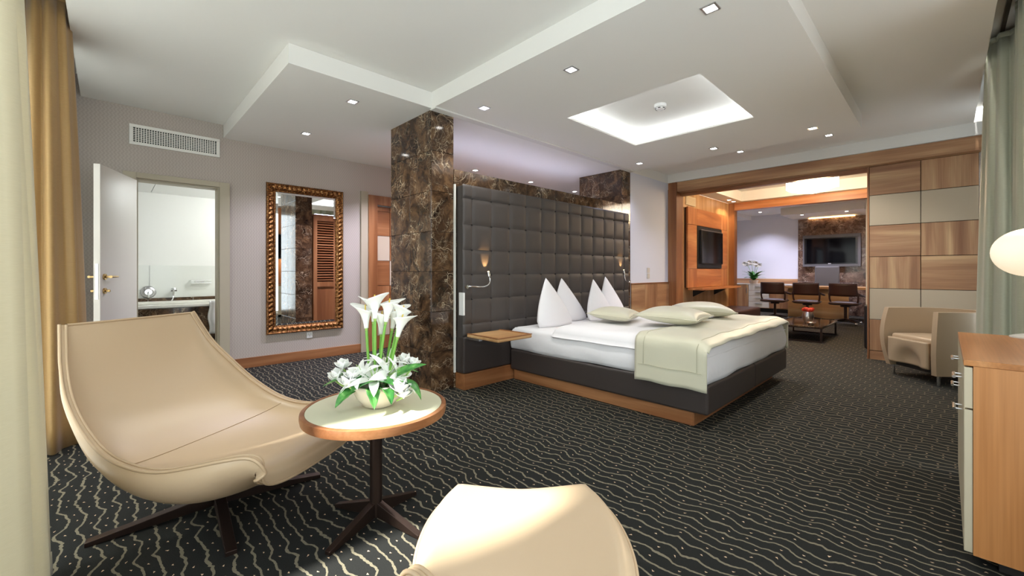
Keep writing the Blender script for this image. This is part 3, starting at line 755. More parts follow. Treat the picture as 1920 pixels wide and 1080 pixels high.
# footstool
ot = thing('footstool', 'cream leather footstool with saddle top in the sunlight', 'footstool', (.807, .79, 0))
def ott(u, v):
    a, b = 2*u-1, 2*v-1
    x = .280*a*math.sqrt(1 - .36*b*b); y = .320*b*math.sqrt(1 - .36*a*a)
    z = .392 + .050*abs(a)**1.7 - .010*abs(b)**3
    c = max(0, abs(a)-.84)/.16; z -= .05*c**2
    c2 = max(0, abs(b)-.88)/.12; z -= .04*c2**2
    return Vector((x, y, z))
def otb(u, v):
    p = ott(u, v); a, b = abs(2*u-1), abs(2*v-1)
    return Vector((p.x*.97, p.y*.97, p.z - .03 - .13*(1-a**2.5)*(1-b**2.5)))
ca, sa = math.cos(R(-44)), math.sin(R(-44))
def W(p): return (.807 + p[0]*ca - p[1]*sa, .79 + p[0]*sa + p[1]*ca, p[2])
nu = 33; m = MB(); m.grid(lambda u, v: W(ott(u, v)), nu, nu); m.grid(lambda u, v: W(otb(u, v)), nu, nu); b = nu*nu
per = [i for i in range(nu)] + [j*nu+nu-1 for j in range(1, nu)] + [(nu-1)*nu+i for i in range(nu-2, -1, -1)] + [j*nu for j in range(nu-2, 0, -1)]
for i in range(len(per)): a, c = per[i], per[(i+1) % len(per)]; m.f.append((a, c, b+c, b+a))
m.build('seat_pad', cream, ot, smooth=True, auto=70)
for fn in (ott, otb):
    pts = [W(fn((i % nu)/(nu-1), (i//nu)/(nu-1))) for i in per]; pts.append(pts[0])
    MB().tube(pts, .0055, 6, cap=False).build('piping', piping_mat, ot, smooth=True)
MB().tube([(.807,.79,.035), (.807,.79,.22)], .03, 14).tube([(.807,.79,.195), (.807,.79,.215)], .09, 18).build('pedestal', bronze, ot, smooth=True, auto=40)
for k in range(4):
    a = R(1 + 90*k); d = Vector((math.cos(a), math.sin(a), 0)); o0 = Vector((.807, .79, 0))
    MB().bar(o0 + Vector((0,0,.035)), o0 + d*.30 + Vector((0,0,.012)), .04, .022).build('foot_spoke', bronze, ot)

# round side table with flower bowl
tb = thing('side_table', 'round pale topped side table with wooden rim beside the cream lounge chair', 'table', (.862, 1.768, 0))
tc = (.862, 1.768)
MB().lathe([(0, .515), (.288, .515), (.288, .520), (.0, .520)], (tc[0], tc[1], 0), 64).build('tabletop', table_top, tb)
MB().lathe([(.2885, .486), (.292, .482), (.306, .484), (.309, .500), (.308, .519), (.302, .523), (.290, .522), (.2885, .518)], (tc[0], tc[1], 0), 64).build('rim', cherry['x'], tb, smooth=True, auto=50)
MB().lathe([(0, .487), (.288, .487), (.288, .5145), (0, .5145)], (tc[0], tc[1], 0), 48).build('underside', pale['x'], tb)
MB().lathe([(.027, .03), (.027, .487)], (tc[0], tc[1], 0), 20).build('column', bronze, tb, smooth=True, auto=40)
for k in range(4):
    a = R(18 + 90*k); d = Vector((math.cos(a), math.sin(a), 0)); s = Vector((-d.y, d.x, 0)); o0 = Vector((tc[0], tc[1], 0))
    l = MB()
    for q, w, z0, z1 in ((.018, .016, .03, .095), (.255, .014, .0, .016)):
        for sg in (-1, 1): l.v += [tuple(o0 + d*q + s*w*sg + Vector((0,0,z0))), tuple(o0 + d*q + s*w*sg + Vector((0,0,z1)))]
    l.f = [(0,2,3,1),(4,5,7,6),(0,1,5,4),(2,6,7,3),(0,4,6,2),(1,3,7,5)]
    l.build('foot', bronze, tb, bevel=.002)

fb = thing('flower_bowl', 'cream bowl of white calla lilies and lilies on the round side table', 'flowers', (.868, 1.755, .520))
fc = Vector((.868, 1.755, .520))
MB().lathe([(0, .0), (.045, .0), (.065, .008), (.095, .045), (.113, .085), (.118, .105), (.112, .106), (.105, .085), (.08, .04), (.0, .02)], tuple(fc), 40).build('bowl', ceramic, fb, smooth=True)
MB().lathe([(0, .095), (.09, .09), (.108, .085)], tuple(fc), 24).build('moss', leaf_dark, fb, smooth=True)
RT = Vector((.719, -.695, 0)); FW = Vector((.695, .719, 0)); UP = Vector((0, 0, 1))
def fp(r, f, z): return fc + RT*r + FW*f + UP*z
def calla(base, top, lean, s=1.0):
    base, top = Vector(base), Vector(top); mid = (base+top)/2 + RT*random.uniform(-.01, .01)
    stm = MB().tube(arc([base, mid, top], 10), .0058*s, 7).build('calla_stem', stem_mat, fb, smooth=True)
    ax = (top-mid).normalized(); sd = Vector(lean).normalized(); sd = (sd - ax*sd.dot(ax)).normalized(); tt = ax.cross(sd)
    m = MB(); nu, nv = 18, 12
    def fn(u, v):
        a = (u-.5)*2*math.pi*.98; r = (.008 + .020*v**1.6 + (.008*v**6))*s
        spread = 1 + .35*max(0, math.cos(a))*v**3
        hgt = (.088*v + .022*max(0, math.cos(a))**1.5*v**2.5 - .018*max(0, -math.cos(a))*v**3)*s
        out = r*spread
        return top + ax*hgt + sd*(math.cos(a)*out + .016*s*v**4*max(0, math.cos(a))) + tt*(math.sin(a)*out*1.05)
    m.grid(fn, nu, nv); f = m.build('calla_flower', petal, fb, smooth=True); solid(f, .0015)
    MB().tube([top-ax*.012, top+ax*.03*s], [.006*s, .0095*s], 8).build('flower_base', petal_green, f, smooth=True)
    MB().tube([top+ax*.02*s, top+ax*.10*s], [.004, .003], 6).build('spadix', plain('yellow_spadix', lin(236,206,90), .6), f, smooth=True)
for b_, t_, l_ in (((-.035, .0, .09), (-.055, .0, .345), (-1, .2, 0)), ((-.02, .02, .09), (-.03, .02, .372), (-.9, -.4, 0)), ((-.012, -.02, .09), (-.01, -.02, .39), (.9, -.3, .3)),
                   ((.0, .0, .09), (.035, -.01, .375), (1, .2, .4)), ((-.005, .02, .09), (.005, .02, .315), (-.8, -.5, 0)), ((.015, .03, .09), (.052, .03, .34), (.8, .6, 0)), ((.03, .01, .09), (.085, .0, .345), (-.3, -.9, 0)), ((.035, -.01, .09), (.09, -.02, .31), (.9, -.3, 0))):
    ld = RT*l_[0] + FW*l_[1] + UP*l_[2]*0
    calla(fp(*b_), fp(*t_), ld, 1.05)
def petal_mesh(m, c, d, nrm, L, w, curl):
    d = Vector(d).normalized(); nrm = Vector(nrm); nrm = (nrm - d*nrm.dot(d)).normalized(); s = d.cross(nrm)
    def fn(u, v):
        a = 2*u-1; ww = w*math.sin(math.pi*min(1, .06+v*.94))**.75*(1-.25*v)
        return Vector(c) + d*(L*v*(1-.12*v)) + s*(a*ww/2) + nrm*(curl*v*v*L + .18*ww*a*a)
    m.grid(fn, 6, 8)
def lily(c, axis, s, name='lily'):
    ax = Vector(axis).normalized(); o = ax.orthogonal().normalized(); o2 = ax.cross(o); m = MB()
    for k in range(6):
        a = k*math.pi/3 + .3; rd = o*math.cos(a) + o2*math.sin(a); petal_mesh(m, c, ax*.62 + rd, ax, .125*s, (.045 if k % 2 else .036)*s, -.35)
    f = m.build('lily', petal, fb, smooth=True); solid(f, .0015)
    st = MB()
    for k in range(5): a = k*1.256; st.tube([Vector(c), Vector(c) + ax*.055*s + (o*math.cos(a)+o2*math.sin(a))*.018*s], .0012, 5)
    st.build('stamen', petal_green, f)
for r, f, z, ax, s in ((-.055, -.03, .135, (-.5, -.35, .7), 1.1), (-.005, -.05, .125, (.15, -.4, .85), 1.1), (.05, -.02, .14, (.6, -.35, .5), 1.1), (.02, .03, .17, (.1, .1, 1), 1.0), (.085, .0, .125, (.9, -.1, .5), .95)):
    lily(fp(r, f, z), RT*ax[0] + FW*ax[1] + UP*ax[2], s)
def blossom(c, s):
    m = MB(); c = Vector(c)
    for k in range(9):
        a = k*2.399; el = .15 + .85*(k/8.0); d = Vector((math.cos(a)*math.cos(el*1.3), math.sin(a)*math.cos(el*1.3), math.sin(el*1.3)))
        petal_mesh(m, c, d, UP if abs(d.z) < .9 else RT, .042*s, .042*s, .25)
    f = m.build('freesia', petal, fb, smooth=True); solid(f, .0015)
    MB().tube([c, c - UP*.03 + (fc+UP*.1-c)*.25], .004, 6).build('flower_base', petal_green, f, smooth=True)
for r, f, z, s in ((-.175, -.02, .12, 1.1), (-.16, .0, .165, .95), (-.195, .01, .105, .9), (-.10, -.09, .11, 1.2), (-.085, -.085, .14, 1.0), (.12, -.09, .085, 1.2), (.13, -.08, .06, 1.0), (.145, .05, .165, .85), (.10, .06, .175, 1.0)):
    blossom(fp(r, f, z), s*1.3)
def leaf_obj(base, tip, w, sag, tw=0):
    base, tip = Vector(base), Vector(tip); d = tip-base; L = d.length; d.normalize(); s = d.cross(UP).normalized(); n = s.cross(d)
    s, n = s*math.cos(tw) + n*math.sin(tw), n*math.cos(tw) - s*math.sin(tw)
    m = MB()
    def fn(u, v):
        a = 2*u-1; ww = w*math.sin(math.pi*min(1, .05+v*.95))**.7*(1.15-.5*v)
        return base + d*(L*v) + s*(a*ww/2*(1+.05*math.sin(v*25))) + n*(sag*math.sin(math.pi*v) + .22*ww*abs(a))
    m.grid(fn, 7, 12); o = m.build('leaf', leaf, fb, smooth=True); solid(o, .001)
for b_, t_, w, sg, tw in (((-.06, -.04, .11), (-.24, -.02, .09), .07, .02, .1), ((-.07, -.05, .095), (-.14, -.13, .03), .06, .015, .3), ((-.01, -.08, .10), (.035, -.165, .035), .06, .03, 0), ((.03, -.08, .10), (.10, -.15, .05), .06, .02, .2),
        ((.06, -.04, .12), (.22, -.03, .19), .065, .01, -.4), ((.07, -.03, .11), (.205, -.07, .045), .09, .025, .2), ((.04, .05, .11), (.15, .12, .12), .06, .02, 0), ((-.05, .05, .11), (-.16, .10, .13), .06, .02, 0),
        ((-.06, -.02, .11), (-.15, -.06, .155), .07, .01, -.3), ((.0, -.05, .125), (-.07, -.14, .10), .10, .015, .2), ((.02, -.06, .12), (.10, -.11, .12), .06, .01, -.2), ((-.02, .03, .13), (.0, .07, .24), .06, .01, .9)):
    leaf_obj(fp(*b_), fp(*t_), w, sg, tw)
# ------------------------------------------------------------------ curtains
def curtain(name, mat, label, ax, c0, c1, pos, amp, folds, z0, z1, flare=0, gather=1.0, group=None, org=None, seed=0, gc=None):
    rr = random.Random(seed); ph = rr.uniform(0, 6); n = int(folds*10)+1
    gc = (c0+c1)/2 if gc is None else gc
    def fn(u, v):
        k = gather + (1-gather)*(1-v)**.8
        a = c0 + (c1-c0)*u; a = gc + (a-gc)*k
        w = amp*(.75+.35*(1-v))*math.sin(2*math.pi*folds*u + ph + .5*math.sin(2.2*v+u*5)) + .25*amp*math.sin(2*math.pi*folds*2.3*u + 1.3*v + ph)
        b = pos + w + flare*(1-v)**1.3
        z = z0 + (z1-z0)*v
        return (b, a, z) if ax == 'x' else (a, b, z)
    t = thing(name, label, 'curtain', (pos, (c0+c1)/2, z0) if ax == 'x' else ((c0+c1)/2, pos, z0), group)
    o = MB().grid(fn, n, 22).build('drape', mat, t, smooth=True); solid(o, .006, 0)
    top = [fn(i/(n-1), 1) for i in range(n)]
    h = MB().grid(lambda u, v: (lambda p: (p[0], p[1], z1-.002+.05*v))(top[min(n-1, int(round(u*(n-1))))]), n, 2).build('heading_tape', mat, t, smooth=True); solid(h, .010, 0)
    hm = MB().grid(lambda u, v: (lambda p: (p[0], p[1], p[2]))(fn(u, .0 + .03*v)), n, 3).build('hem', mat, t, smooth=True); solid(hm, .012, 0)
    return t
def bundle(name, mat, label, c, ra, rb, a0, a1, folds, amp, z0, z1, top, shift, group, seed=0):
    """a drawn-back curtain: folds stacked along an arc in plan; top = plan scale at the heading, shift = offset of the heading"""
    ph = random.Random(seed).uniform(0, 6); n = int(folds*12)+1
    def fn(u, v):
        a = a0 + (a1-a0)*u; k = 1 - (1-top)*v**1.2
        r = 1 + amp*(math.cos(2*math.pi*folds*u + ph + .35*math.sin(3*v+4*u)) + .35*math.cos(2*math.pi*folds*1.7*u + 2*ph + v))
        return (c[0] + shift[0]*v + ra*k*r*math.cos(a), c[1] + shift[1]*v + rb*k*r*math.sin(a), z0 + (z1-z0)*v)
    t = thing(name, label, 'curtain', (c[0], c[1], z0), group)
    o = MB().grid(fn, n, 20).build('drape', mat, t, smooth=True); solid(o, .006, 0)
    h = MB().grid(lambda u, v: (lambda p: (p[0], p[1], z1-.002+.04*v))(fn(u, 1)), n, 2).build('heading_tape', mat, t, smooth=True); solid(h, .012, 0)
    e = MB().tube([fn(1 if abs(a1) < abs(a0) else 0, k/20) for k in range(21)], .005, 6).build('side_hem', mat, t, smooth=True)
    return t
bundle('curtain', gold_curtain, 'golden tan curtain gathered at the far end of the left window', (-.285, 4.12), .18, .36, R(-170), R(75), 7, .085, .012, 2.87, .62, (-.02, .02), 'curtains of the left window', 3)
curtain('curtain', pale_curtain, 'pale cream sunlit curtain at the left edge of the picture', 'x', 1.72, 2.30, -.265, .06, 3, .012, 2.87, .05, .80, 'curtains of the left window', seed=5, gc=1.72)
curtain('voile_curtain', white_voile, 'sheer white voile across the left window between the cream and gold curtains', 'x', 2.28, 4.9, -.53, .012, 22, .012, 2.86, 0, 1.0, seed=8)
curtain('curtain', brown_sheer, 'dark brown inner curtain drawn back behind the gold curtain', 'x', 4.95, 5.5, -.47, .03, 5, .012, 2.86, 0, 1.0, seed=21)
bundle('curtain', green_curtain, 'sage green curtain beside the tub armchair', (5.02, -.345), .36, .165, R(215), R(-20), 7, .075, .012, 2.87, .66, (.02, 0), 'curtains of the right window', 4)
curtain('curtain', green_curtain, 'sage green curtain cut by the right picture edge behind the lamp', 'y', 3.62, 4.42, -.37, .045, 4, .012, 2.87, .0, 1.0, 'curtains of the right window', seed=9)
curtain('voile_curtain', brown_sheer, 'dark brown inner curtain behind the sage curtains', 'y', 4.2, 5.9, -.545, .02, 12, .012, 2.86, 0, 1.0, seed=12)
for nm, ax, a0, a1, ps, lab in (('curtain_rail', 'x', -.5, 5.55, (-.27, -.47), 'twin curtain rail in the slot above the gold curtain'), ('curtain_rail', 'y', -.1, 6.9, (-.30, -.51), 'twin curtain rail in the slot above the sage curtain')):
    t = thing(nm, lab, 'curtain rail', (ps[0], 2.5, 2.935) if ax == 'x' else (3.4, ps[0], 2.935))
    for p in ps: (box(p-.012, p+.012, a0, a1, 2.925, 2.9495) if ax == 'x' else box(a0, a1, p-.012, p+.012, 2.925, 2.9495)).build('track', bronze, t)

# ------------------------------------------------------------------ downlights
COOL = (.82, .80, 1.0); WARM = (1.0, .97, .93)
def downlight(x, y, z, label, power, col, s=.085, group='recessed square ceiling spots', size=120):
    t = thing('downlight', label, 'ceiling light', (x, y, z), group)
    h = s/2; i = h-.012
    MB().box(x-h, x+h, y-h, y-i, z-.006, z-.0005).box(x-h, x+h, y+i, y+h, z-.006, z-.0005).box(x-h, x-i, y-i, y+i, z-.006, z-.0005).box(x+i, x+h, y-i, y+i, z-.006, z-.0005).build('frame', steel, t)
    box(x-i, x+i, y-i, y+i, z-.003, z-.0008).build('lens', lens_mat, t)
    spot(t, (x, y, z-.012), power, col, size, .7, .035)
PW = 34
downlight(2.443, .919, LO, 'square ceiling spot nearest the viewer, top edge of the picture', PW, WARM)
downlight(2.45, 1.91, LO, 'square ceiling spot left of the lit recess', PW, WARM)
downlight(2.458, 2.908, LO, 'square ceiling spot beside the near marble pillar', PW, WARM)
downlight(1.537, 3.60, LO, 'square ceiling spot left of the near marble pillar', PW, WARM)
downlight(1.534, 4.783, LO, 'square ceiling spot in front of the gilt mirror', PW*2.5, COOL)
downlight(5.26, 2.92, LO, 'square ceiling spot beside the far marble pillar', PW*.9, (.74, .76, 1.0))
downlight(5.265, 1.943, LO, 'square ceiling spot right of the lit recess, on the raft', PW, WARM)
downlight(5.26, .953, LO, 'square ceiling spot near the right corner of the raft', PW, WARM)
downlight(6.2, 1.94, HI, 'square ceiling spot just before the wooden beam, left one', PW*2.2, (.86, .86, 1.0))
downlight(6.213, .967, HI, 'square ceiling spot just before the wooden beam, right one', PW*2.2, WARM)
downlight(3.884, 4.80, LO, 'first ceiling spot seen above the headboard wall', PW*5, COOL)
downlight(5.06, 4.79, LO, 'second ceiling spot seen above the headboard wall', PW*5, COOL)
downlight(6.258, 4.80, LO, 'third ceiling spot seen above the headboard wall', PW*5, COOL)
downlight(2.7, 4.79, LO, 'ceiling spot behind the near marble pillar', PW*5, COOL)
downlight(8.99, 3.02, 2.55, 'left of the twin spots above the lounge television', 16, (1,.7,.4))
downlight(9.25, 3.02, 2.55, 'right of the twin spots above the lounge television', 16, (1,.7,.4))
downlight(12.6, 3.45, 2.70, 'office ceiling spot above the white wall', 120, COOL)
downlight(12.46, 2.48, 2.52, 'left spot in the dropped office ceiling', 90, COOL)
downlight(12.44, 1.60, 2.52, 'right spot in the dropped office ceiling', 90, COOL)
bl = thing('bathroom_light', 'flush round bathroom ceiling light', 'ceiling light', (1.7, 6.35, 2.2))
MB().lathe([(0, -.045), (.14, -.04), (.15, -.001), (0, -.001)], (1.7, 6.35, 2.2), 28).build('diffuser', emit('bath_diffuser', (.95,1,1,1), 5), bl, smooth=True)
point(bl, (1.7, 6.35, 2.08), 40, (.95, 1, .99), .12)
sd = thing('smoke_detector', 'round white smoke detector in the lit ceiling recess', 'smoke detector', (3.89, 1.938, 2.75))
MB().lathe([(0, -.052), (.035, -.05), (.045, -.036), (.045, -.034)], (3.89, 1.938, 2.75), 24).build('sensor_cap', plastic_white, sd, smooth=True, auto=50)
MB().lathe([(.03, -.034), (.055, -.03), (.058, -.001), (0, -.001)], (3.89, 1.938, 2.75), 24).build('base', plastic_white, sd, smooth=True, auto=50)
for k in range(6):
    a = R(60*k); MB().tube([(3.89+.046*math.cos(a), 1.938+.046*math.sin(a), 2.707), (3.89+.046*math.cos(a+.5), 1.938+.046*math.sin(a+.5), 2.707)], .004, 5).build('slot', black_plastic, sd)

# ------------------------------------------------------------------ mirror wall things
mr = thing('wall_mirror', 'tall mirror in a carved gilt frame on the wallpaper wall', 'mirror', (1.80, 5.58, .357))
MX0, MX1, MZ0, MZ1 = 1.345, 2.258, .357, 2.177
fw = .105
def frame_side(a, b, inward):
    a, b, inward = Vector(a), Vector(b), Vector(inward); L = (b-a).length; d = (b-a)/L; n = max(2, int(L/.012))
    prof = [(0, .004), (.006, .03), (.016, .038), (.026, .030), (.045, .026), (.062, .030), (.078, .022), (.09, .014), (.098, .016), (fw, .006)]
    def fn(u, v):
        k = v*(len(prof)-1); i = min(int(k), len(prof)-2); q = k-i
        w = prof[i][0]+(prof[i+1][0]-prof[i][0])*q; h = prof[i][1]+(prof[i+1][1]-prof[i][1])*q
        s = w + u*(L-2*w)
        if 2 < k < 6: h += .009*math.sin(s*2*math.pi/.055 + w*60)*math.sin((k-2)/4*math.pi)
        if 6.5 < k < 8.5: h += .004*math.sin(s*2*math.pi/.022)
        return a + d*s + inward*w + Vector((0, -h, 0))
    return MB().grid(fn, n, 28)
c = [(MX0, 5.598, MZ0), (MX1, 5.598, MZ0), (MX1, 5.598, MZ1), (MX0, 5.598, MZ1)]
for i, inn in enumerate(((0,0,1), (-1,0,0), (0,0,-1), (1,0,0))): frame_side(c[i], c[(i+1) % 4], inn).build('frame_rail', gold, mr, smooth=True)
MB().box(MX0+.005, MX1-.005, 5.590, 5.5985, MZ0+.005, MZ1-.005).build('backing', bronze, mr)
ix0, ix1, iz0, iz1 = MX0+fw, MX1-fw, MZ0+fw, MZ1-fw; bv = .022
m = MB(); yo, yi = 5.5875, 5.584
m.quad((ix0+bv, yi, iz0+bv), (ix1-bv, yi, iz0+bv), (ix1-bv, yi, iz1-bv), (ix0+bv, yi, iz1-bv)); m.build('mirror_glass', mirror_mat, mr)
m = MB(); P_ = [(ix0, yo, iz0), (ix1, yo, iz0), (ix1, yo, iz1), (ix0, yo, iz1)]; Q_ = [(ix0+bv, yi, iz0+bv), (ix1-bv, yi, iz0+bv), (ix1-bv, yi, iz1-bv), (ix0+bv, yi, iz1-bv)]
for i in range(4): j = (i+1) % 4; m.quad(P_[i], P_[j], Q_[j], Q_[i])
m.build('bevelled_edge', mirror_mat, mr)
ou = thing('wall_socket', 'white wall socket under the gilt mirror', 'socket', (1.835, 5.59, .28))
box(1.80, 1.87, 5.588, 5.599, .272, .345).build('cover_plate', plastic_white, ou, bevel=.004)
for dx, dz in ((-.012, .012), (.012, .012), (0, -.012)):
    s_ = MB()
    for k in range(3): a = R(90+120*k); s_.tube([(1.835+dx+.006*math.cos(a), 5.5882, .308+dz+.006*math.sin(a)), (1.835+dx+.006*math.cos(a), 5.5872, .308+dz+.006*math.sin(a))], .0028, 6)
    s_.build('socket_holes', black_plastic, ou)
vt = thing('air_vent', 'white air vent grille above the open bathroom door', 'vent', (.52, 5.59, 2.375))
vx0, vx1, vz0, vz1 = .148, .89, 2.375, 2.577
MB().box(vx0, vx1, 5.578, 5.599, vz0, vz0+.03).box(vx0, vx1, 5.578, 5.599, vz1-.03, vz1).box(vx0, vx0+.03, 5.578, 5.599, vz0+.03, vz1-.03).box(vx1-.03, vx1, 5.578, 5.599, vz0+.03, vz1-.03).build('frame', white_gloss, vt, bevel=.003)
box(vx0+.03, vx1-.03, 5.594, 5.599, vz0+.03, vz1-.03).build('dark_backing', plain('vent_dark', lin(40,48,44), .8), vt)
nvb = 34; wv = (vx1-vx0-.06)/nvb
vb = box(-.004, .004, 5.580-5.59, 5.588-5.59, 0, vz1-vz0-.06).mesh('vertical_bar'); vb.materials.append(white_gloss)
for k in range(1, nvb): piece(vb, 'vertical_bar', vt, (vx0+.03+k*wv-.52, 0, .03))
for k in range(1, 8): z = vz0+.03+k*(vz1-vz0-.06)/8; box(vx0+.03, vx1-.03, 5.5885, 5.593, z-.003, z+.003).build('cross_bar', white_gloss, vt)

# wardrobe on the back of the headboard wall (seen in the mirror)
wd = thing('wardrobe', 'cherry wardrobe with louvred doors on the back of the headboard wall, seen in the mirror', 'wardrobe', (3.9, 3.75, 0))
box(2.40, 5.37, 3.45, 3.94, 0, 2.05).build('body', cherry['z'], wd)
for i in range(6):
    x0 = 2.42 + i*.49; x1 = x0+.48
    f = MB().box(x0, x0+.06, 3.942, 3.975, .06, 2.03).box(x1-.06, x1, 3.942, 3.975, .06, 2.03).box(x0+.06, x1-.06, 3.942, 3.975, 1.95, 2.03).box(x0+.06, x1-.06, 3.942, 3.975, .06, .14).box(x0+.06, x1-.06, 3.942, 3.975, .86, .94)
    dr = f.build('door', cherry['z'], wd)
    box(x0+.06, x1-.06, 3.945, 3.955, .14, .86).build('door_panel', cherry['z'], dr)
    box(x0+.06, x1-.06, 3.941, 3.944, .94, 1.95).build('louvre_backing', louver_gap, dr)
    n = 24
    for k in range(n):
        z = .955 + k*(1.0/n); MB().bar((x0+.06, 3.960, z+.015), (x1-.06, 3.960, z+.015), .028, .007, up=(0, .6, .8)).build('slat', cherry['x'], dr)

# ------------------------------------------------------------------ sideboard, lamp, television on the right
sb = thing('sideboard', 'cherry veneered sideboard at the right picture edge', 'sideboard', (2.86, -.28, 0))
SX0, SX1, SY0, SY1, SZ0, SZ1 = 2.34, 3.38, -.52, -.05, .05, .783
box(SX0, SX1, SY0, SY1+.001, SZ1-.022, SZ1).build('top', side_wood['x'], sb, bevel=.002)
box(SX0, SX0+.02, SY0, SY1-.024, SZ0, SZ1-.0225).build('end_panel', side_wood['z'], sb)
box(SX1-.02, SX1, SY0, SY1-.024, SZ0, SZ1-.0225).build('end_panel', side_wood['z'], sb)
box(SX0+.02, SX1-.02, SY0, SY1-.05, SZ0, SZ1-.0225).build('carcass', side_wood['x'], sb)
box(SX0+.05, SX1-.05, SY0+.03, SY1-.09, 0, SZ0-.0005).build('plinth', seam_dark, sb)
fm = plain('sideboard_front_beige', lin(196,184,158), .4)
for i in range(2):
    x0 = SX0+.004+i*.518; x1 = x0+.512
    for nm, z0, z1 in (('drawer', .60, .755), ('door', .056, .594)):
        d = box(x0, x1, SY1-.0235, SY1, z0, z1).build(nm, fm, sb, bevel=.002)
        zh = (z0+z1)/2 if nm == 'drawer' else z1-.05
        xh = (x0+x1)/2
        MB().tube([(xh-.05, SY1+.024, zh), (xh+.05, SY1+.024, zh)], .006, 8).tube([(xh-.04, SY1, zh), (xh-.04, SY1+.024, zh)], .004, 6).tube([(xh+.04, SY1, zh), (xh+.04, SY1+.024, zh)], .004, 6).build('handle', chrome, d, smooth=True, auto=40)
lp_ = thing('table_lamp', 'glowing opal globe table lamp on the sideboard', 'lamp', (3.33, -.30, .783))
MB().lathe([(0, 0), (.072, 0), (.072, .006), (.05, .014), (.018, .022), (.012, .04), (.012, .31), (0, .31)], (3.33, -.30, .7832), 32).build('base', plain('lamp_base_white', lin(226,224,216), .25), lp_, smooth=True, auto=50)
MB().lathe([(.137*math.sin(math.pi*k/18), .43 - .122*math.cos(math.pi*k/18)) for k in range(1, 18)], (3.33, -.30, .7832), 48).build('globe_shade', globe_mat, lp_, smooth=True)
point(lp_, (3.33, -.30, 1.375), 4, (1, .74, .45), .05)
tvp = thing('television', 'black television on an orange wood panel above the sideboard, seen in the mirror', 'television', (2.85, -.55, 1.2))
for i in range(3): box(2.0+i*.45, 2.0+i*.45+.447, -.598, -.565, .80, 2.72).build('wood_panel', orange['x'] if i % 2 else orange['z'], tvp)
box(2.45, 3.25, -.564, -.51, 1.42, 2.05).build('bezel', black_plastic, tvp, bevel=.006)
box(2.47, 3.23, -.5095, -.507, 1.45, 2.03).build('screen', black_gloss, tvp)

# tub armchair
ac = thing('tub_armchair', 'beige leather tub armchair in front of the chequered panel wall', 'armchair', (6.16, .04, 0))
def tubpath(t):
    # plan outline, chair facing +x locally: from left arm front, round the back, to right arm front
    w, d0, r = .30, .29, .30
    s = t*2-1
    if abs(s) > .55: q = (abs(s)-.55)/.45; return Vector((-.02+q*(d0+.02), math.copysign(w*(1-.02*q), s)))
    a = s/.55*math.pi/2; return Vector((-.02 - r*math.cos(a), r*math.sin(a)))
def tubs(thk):
    def f(u, v):
        p = tubpath(u); e = .002; d = (tubpath(min(1, u+e)) - tubpath(max(0, u-e))).normalized(); n = Vector((d.y, -d.x))
        if n.dot(p - Vector((0, 0))) < 0: n = -n
        z = .10 + .62*v; bul = .035*math.sin(math.pi*v*.9) + .01*v
        fwd = .035*math.sin(math.pi*v)*max(0, abs(2*u-1)-.8)/.2
        q = p + n*(bul - thk); zz = z
        return Vector((q.x + fwd, q.y, zz))
    return f
nu, nv = 49, 13; m = MB(); m.grid(tubs(0), nu, nv); m.grid(tubs(.055), nu, nv); b = nu*nv
per = [i for i in range(nu)] + [j*nu+nu-1 for j in range(1, nv)] + [(nv-1)*nu+i for i in range(nu-2, -1, -1)] + [j*nu for j in range(nv-2, 0, -1)]
for i in range(len(per)): a, c_ = per[i], per[(i+1) % len(per)]; m.f.append((a, c_, b+c_, b+a))
LM = []
def local(mb, name, mat, **kw):
    me = mb.mesh(name, **kw); me.materials.append(mat); o = bpy.data.objects.new(name, me); C.objects.link(o); o.parent = ac; return o
tan_leather = plain('beige_leather', lin(190,166,136), .33, 0, (240, .05, .002))
local(m, 'wrap_shell', tan_leather, smooth=True, auto=50, bevel=0)
sm_ = MB().prism([(.285, -.235), (.285, .235), (-.02, .235), (-.17, .17), (-.235, 0), (-.17, -.17), (-.02, -.235)], .27, .45)
local(sm_, 'seat_cushion', tan_leather, bevel=.025, seg=3, smooth=True, auto=50)
fp_ = MB()
def front(u, v):
    y = -.232 + .464*u; z = .15 + .26*v; k = 1 - math.exp(-(((y/.15)**2 + ((z-.15)/.17)**2)**2)*1.2)
    return (.235 + .055*k, y, z)
fp_.grid(front, 25, 17); fo = local(fp_, 'front_apron', tan_leather, smooth=True); solid(fo, .03, 1)
for sx_, sy_ in ((.24, .26), (.24, -.26), (-.2, .2), (-.2, -.2)): local(MB().tube([(sx_, sy_, 0), (sx_, sy_, .105)], .013, 10), 'leg', chrome, smooth=True, auto=40)
local(box(-.24, .24, -.225, .225, .105, .15), 'base_frame', black_plastic)
ac.rotation_euler = (0, 0, math.atan2(.74, -.67))

# ------------------------------------------------------------------ lounge
tl = thing('media_panel', 'orange wood media panel with shelf on the lounge wall', 'wall panel', (8.28, 3.17, .8))
px_ = [7.32, 7.71, 8.91, 9.24]; pz_ = [.82, 1.16, 1.95, 2.255]
box(7.33, 9.23, 3.165, 3.199, .83, 2.245).build('backing', louver_gap, tl)
for i in range(3):
    for j in range(3):
        if i == 1 and j == 1: continue
        box(px_[i]+.002, px_[i+1]-.002, 3.135, 3.164, pz_[j]+.002, pz_[j+1]-.002).build('wood_panel', orange['x'] if (i == 1 or j == 1) else orange['z'], tl, bevel=.002, seg=1)
box(7.32, 9.25, 2.88, 3.134, .785, .818).build('shelf_board', orange['x'], tl, bevel=.002)
for x in (7.7, 8.7):
    m = MB(); m.v = [(x+dx, y, z) for dx in (-.02, .02) for y, z in ((3.198, .784), (2.95, .784), (3.198, .65))]; m.f = [(0,1,2),(5,4,3),(0,3,4,1),(1,4,5,2),(2,5,3,0)]; m.build('bracket', black_plastic, tl)
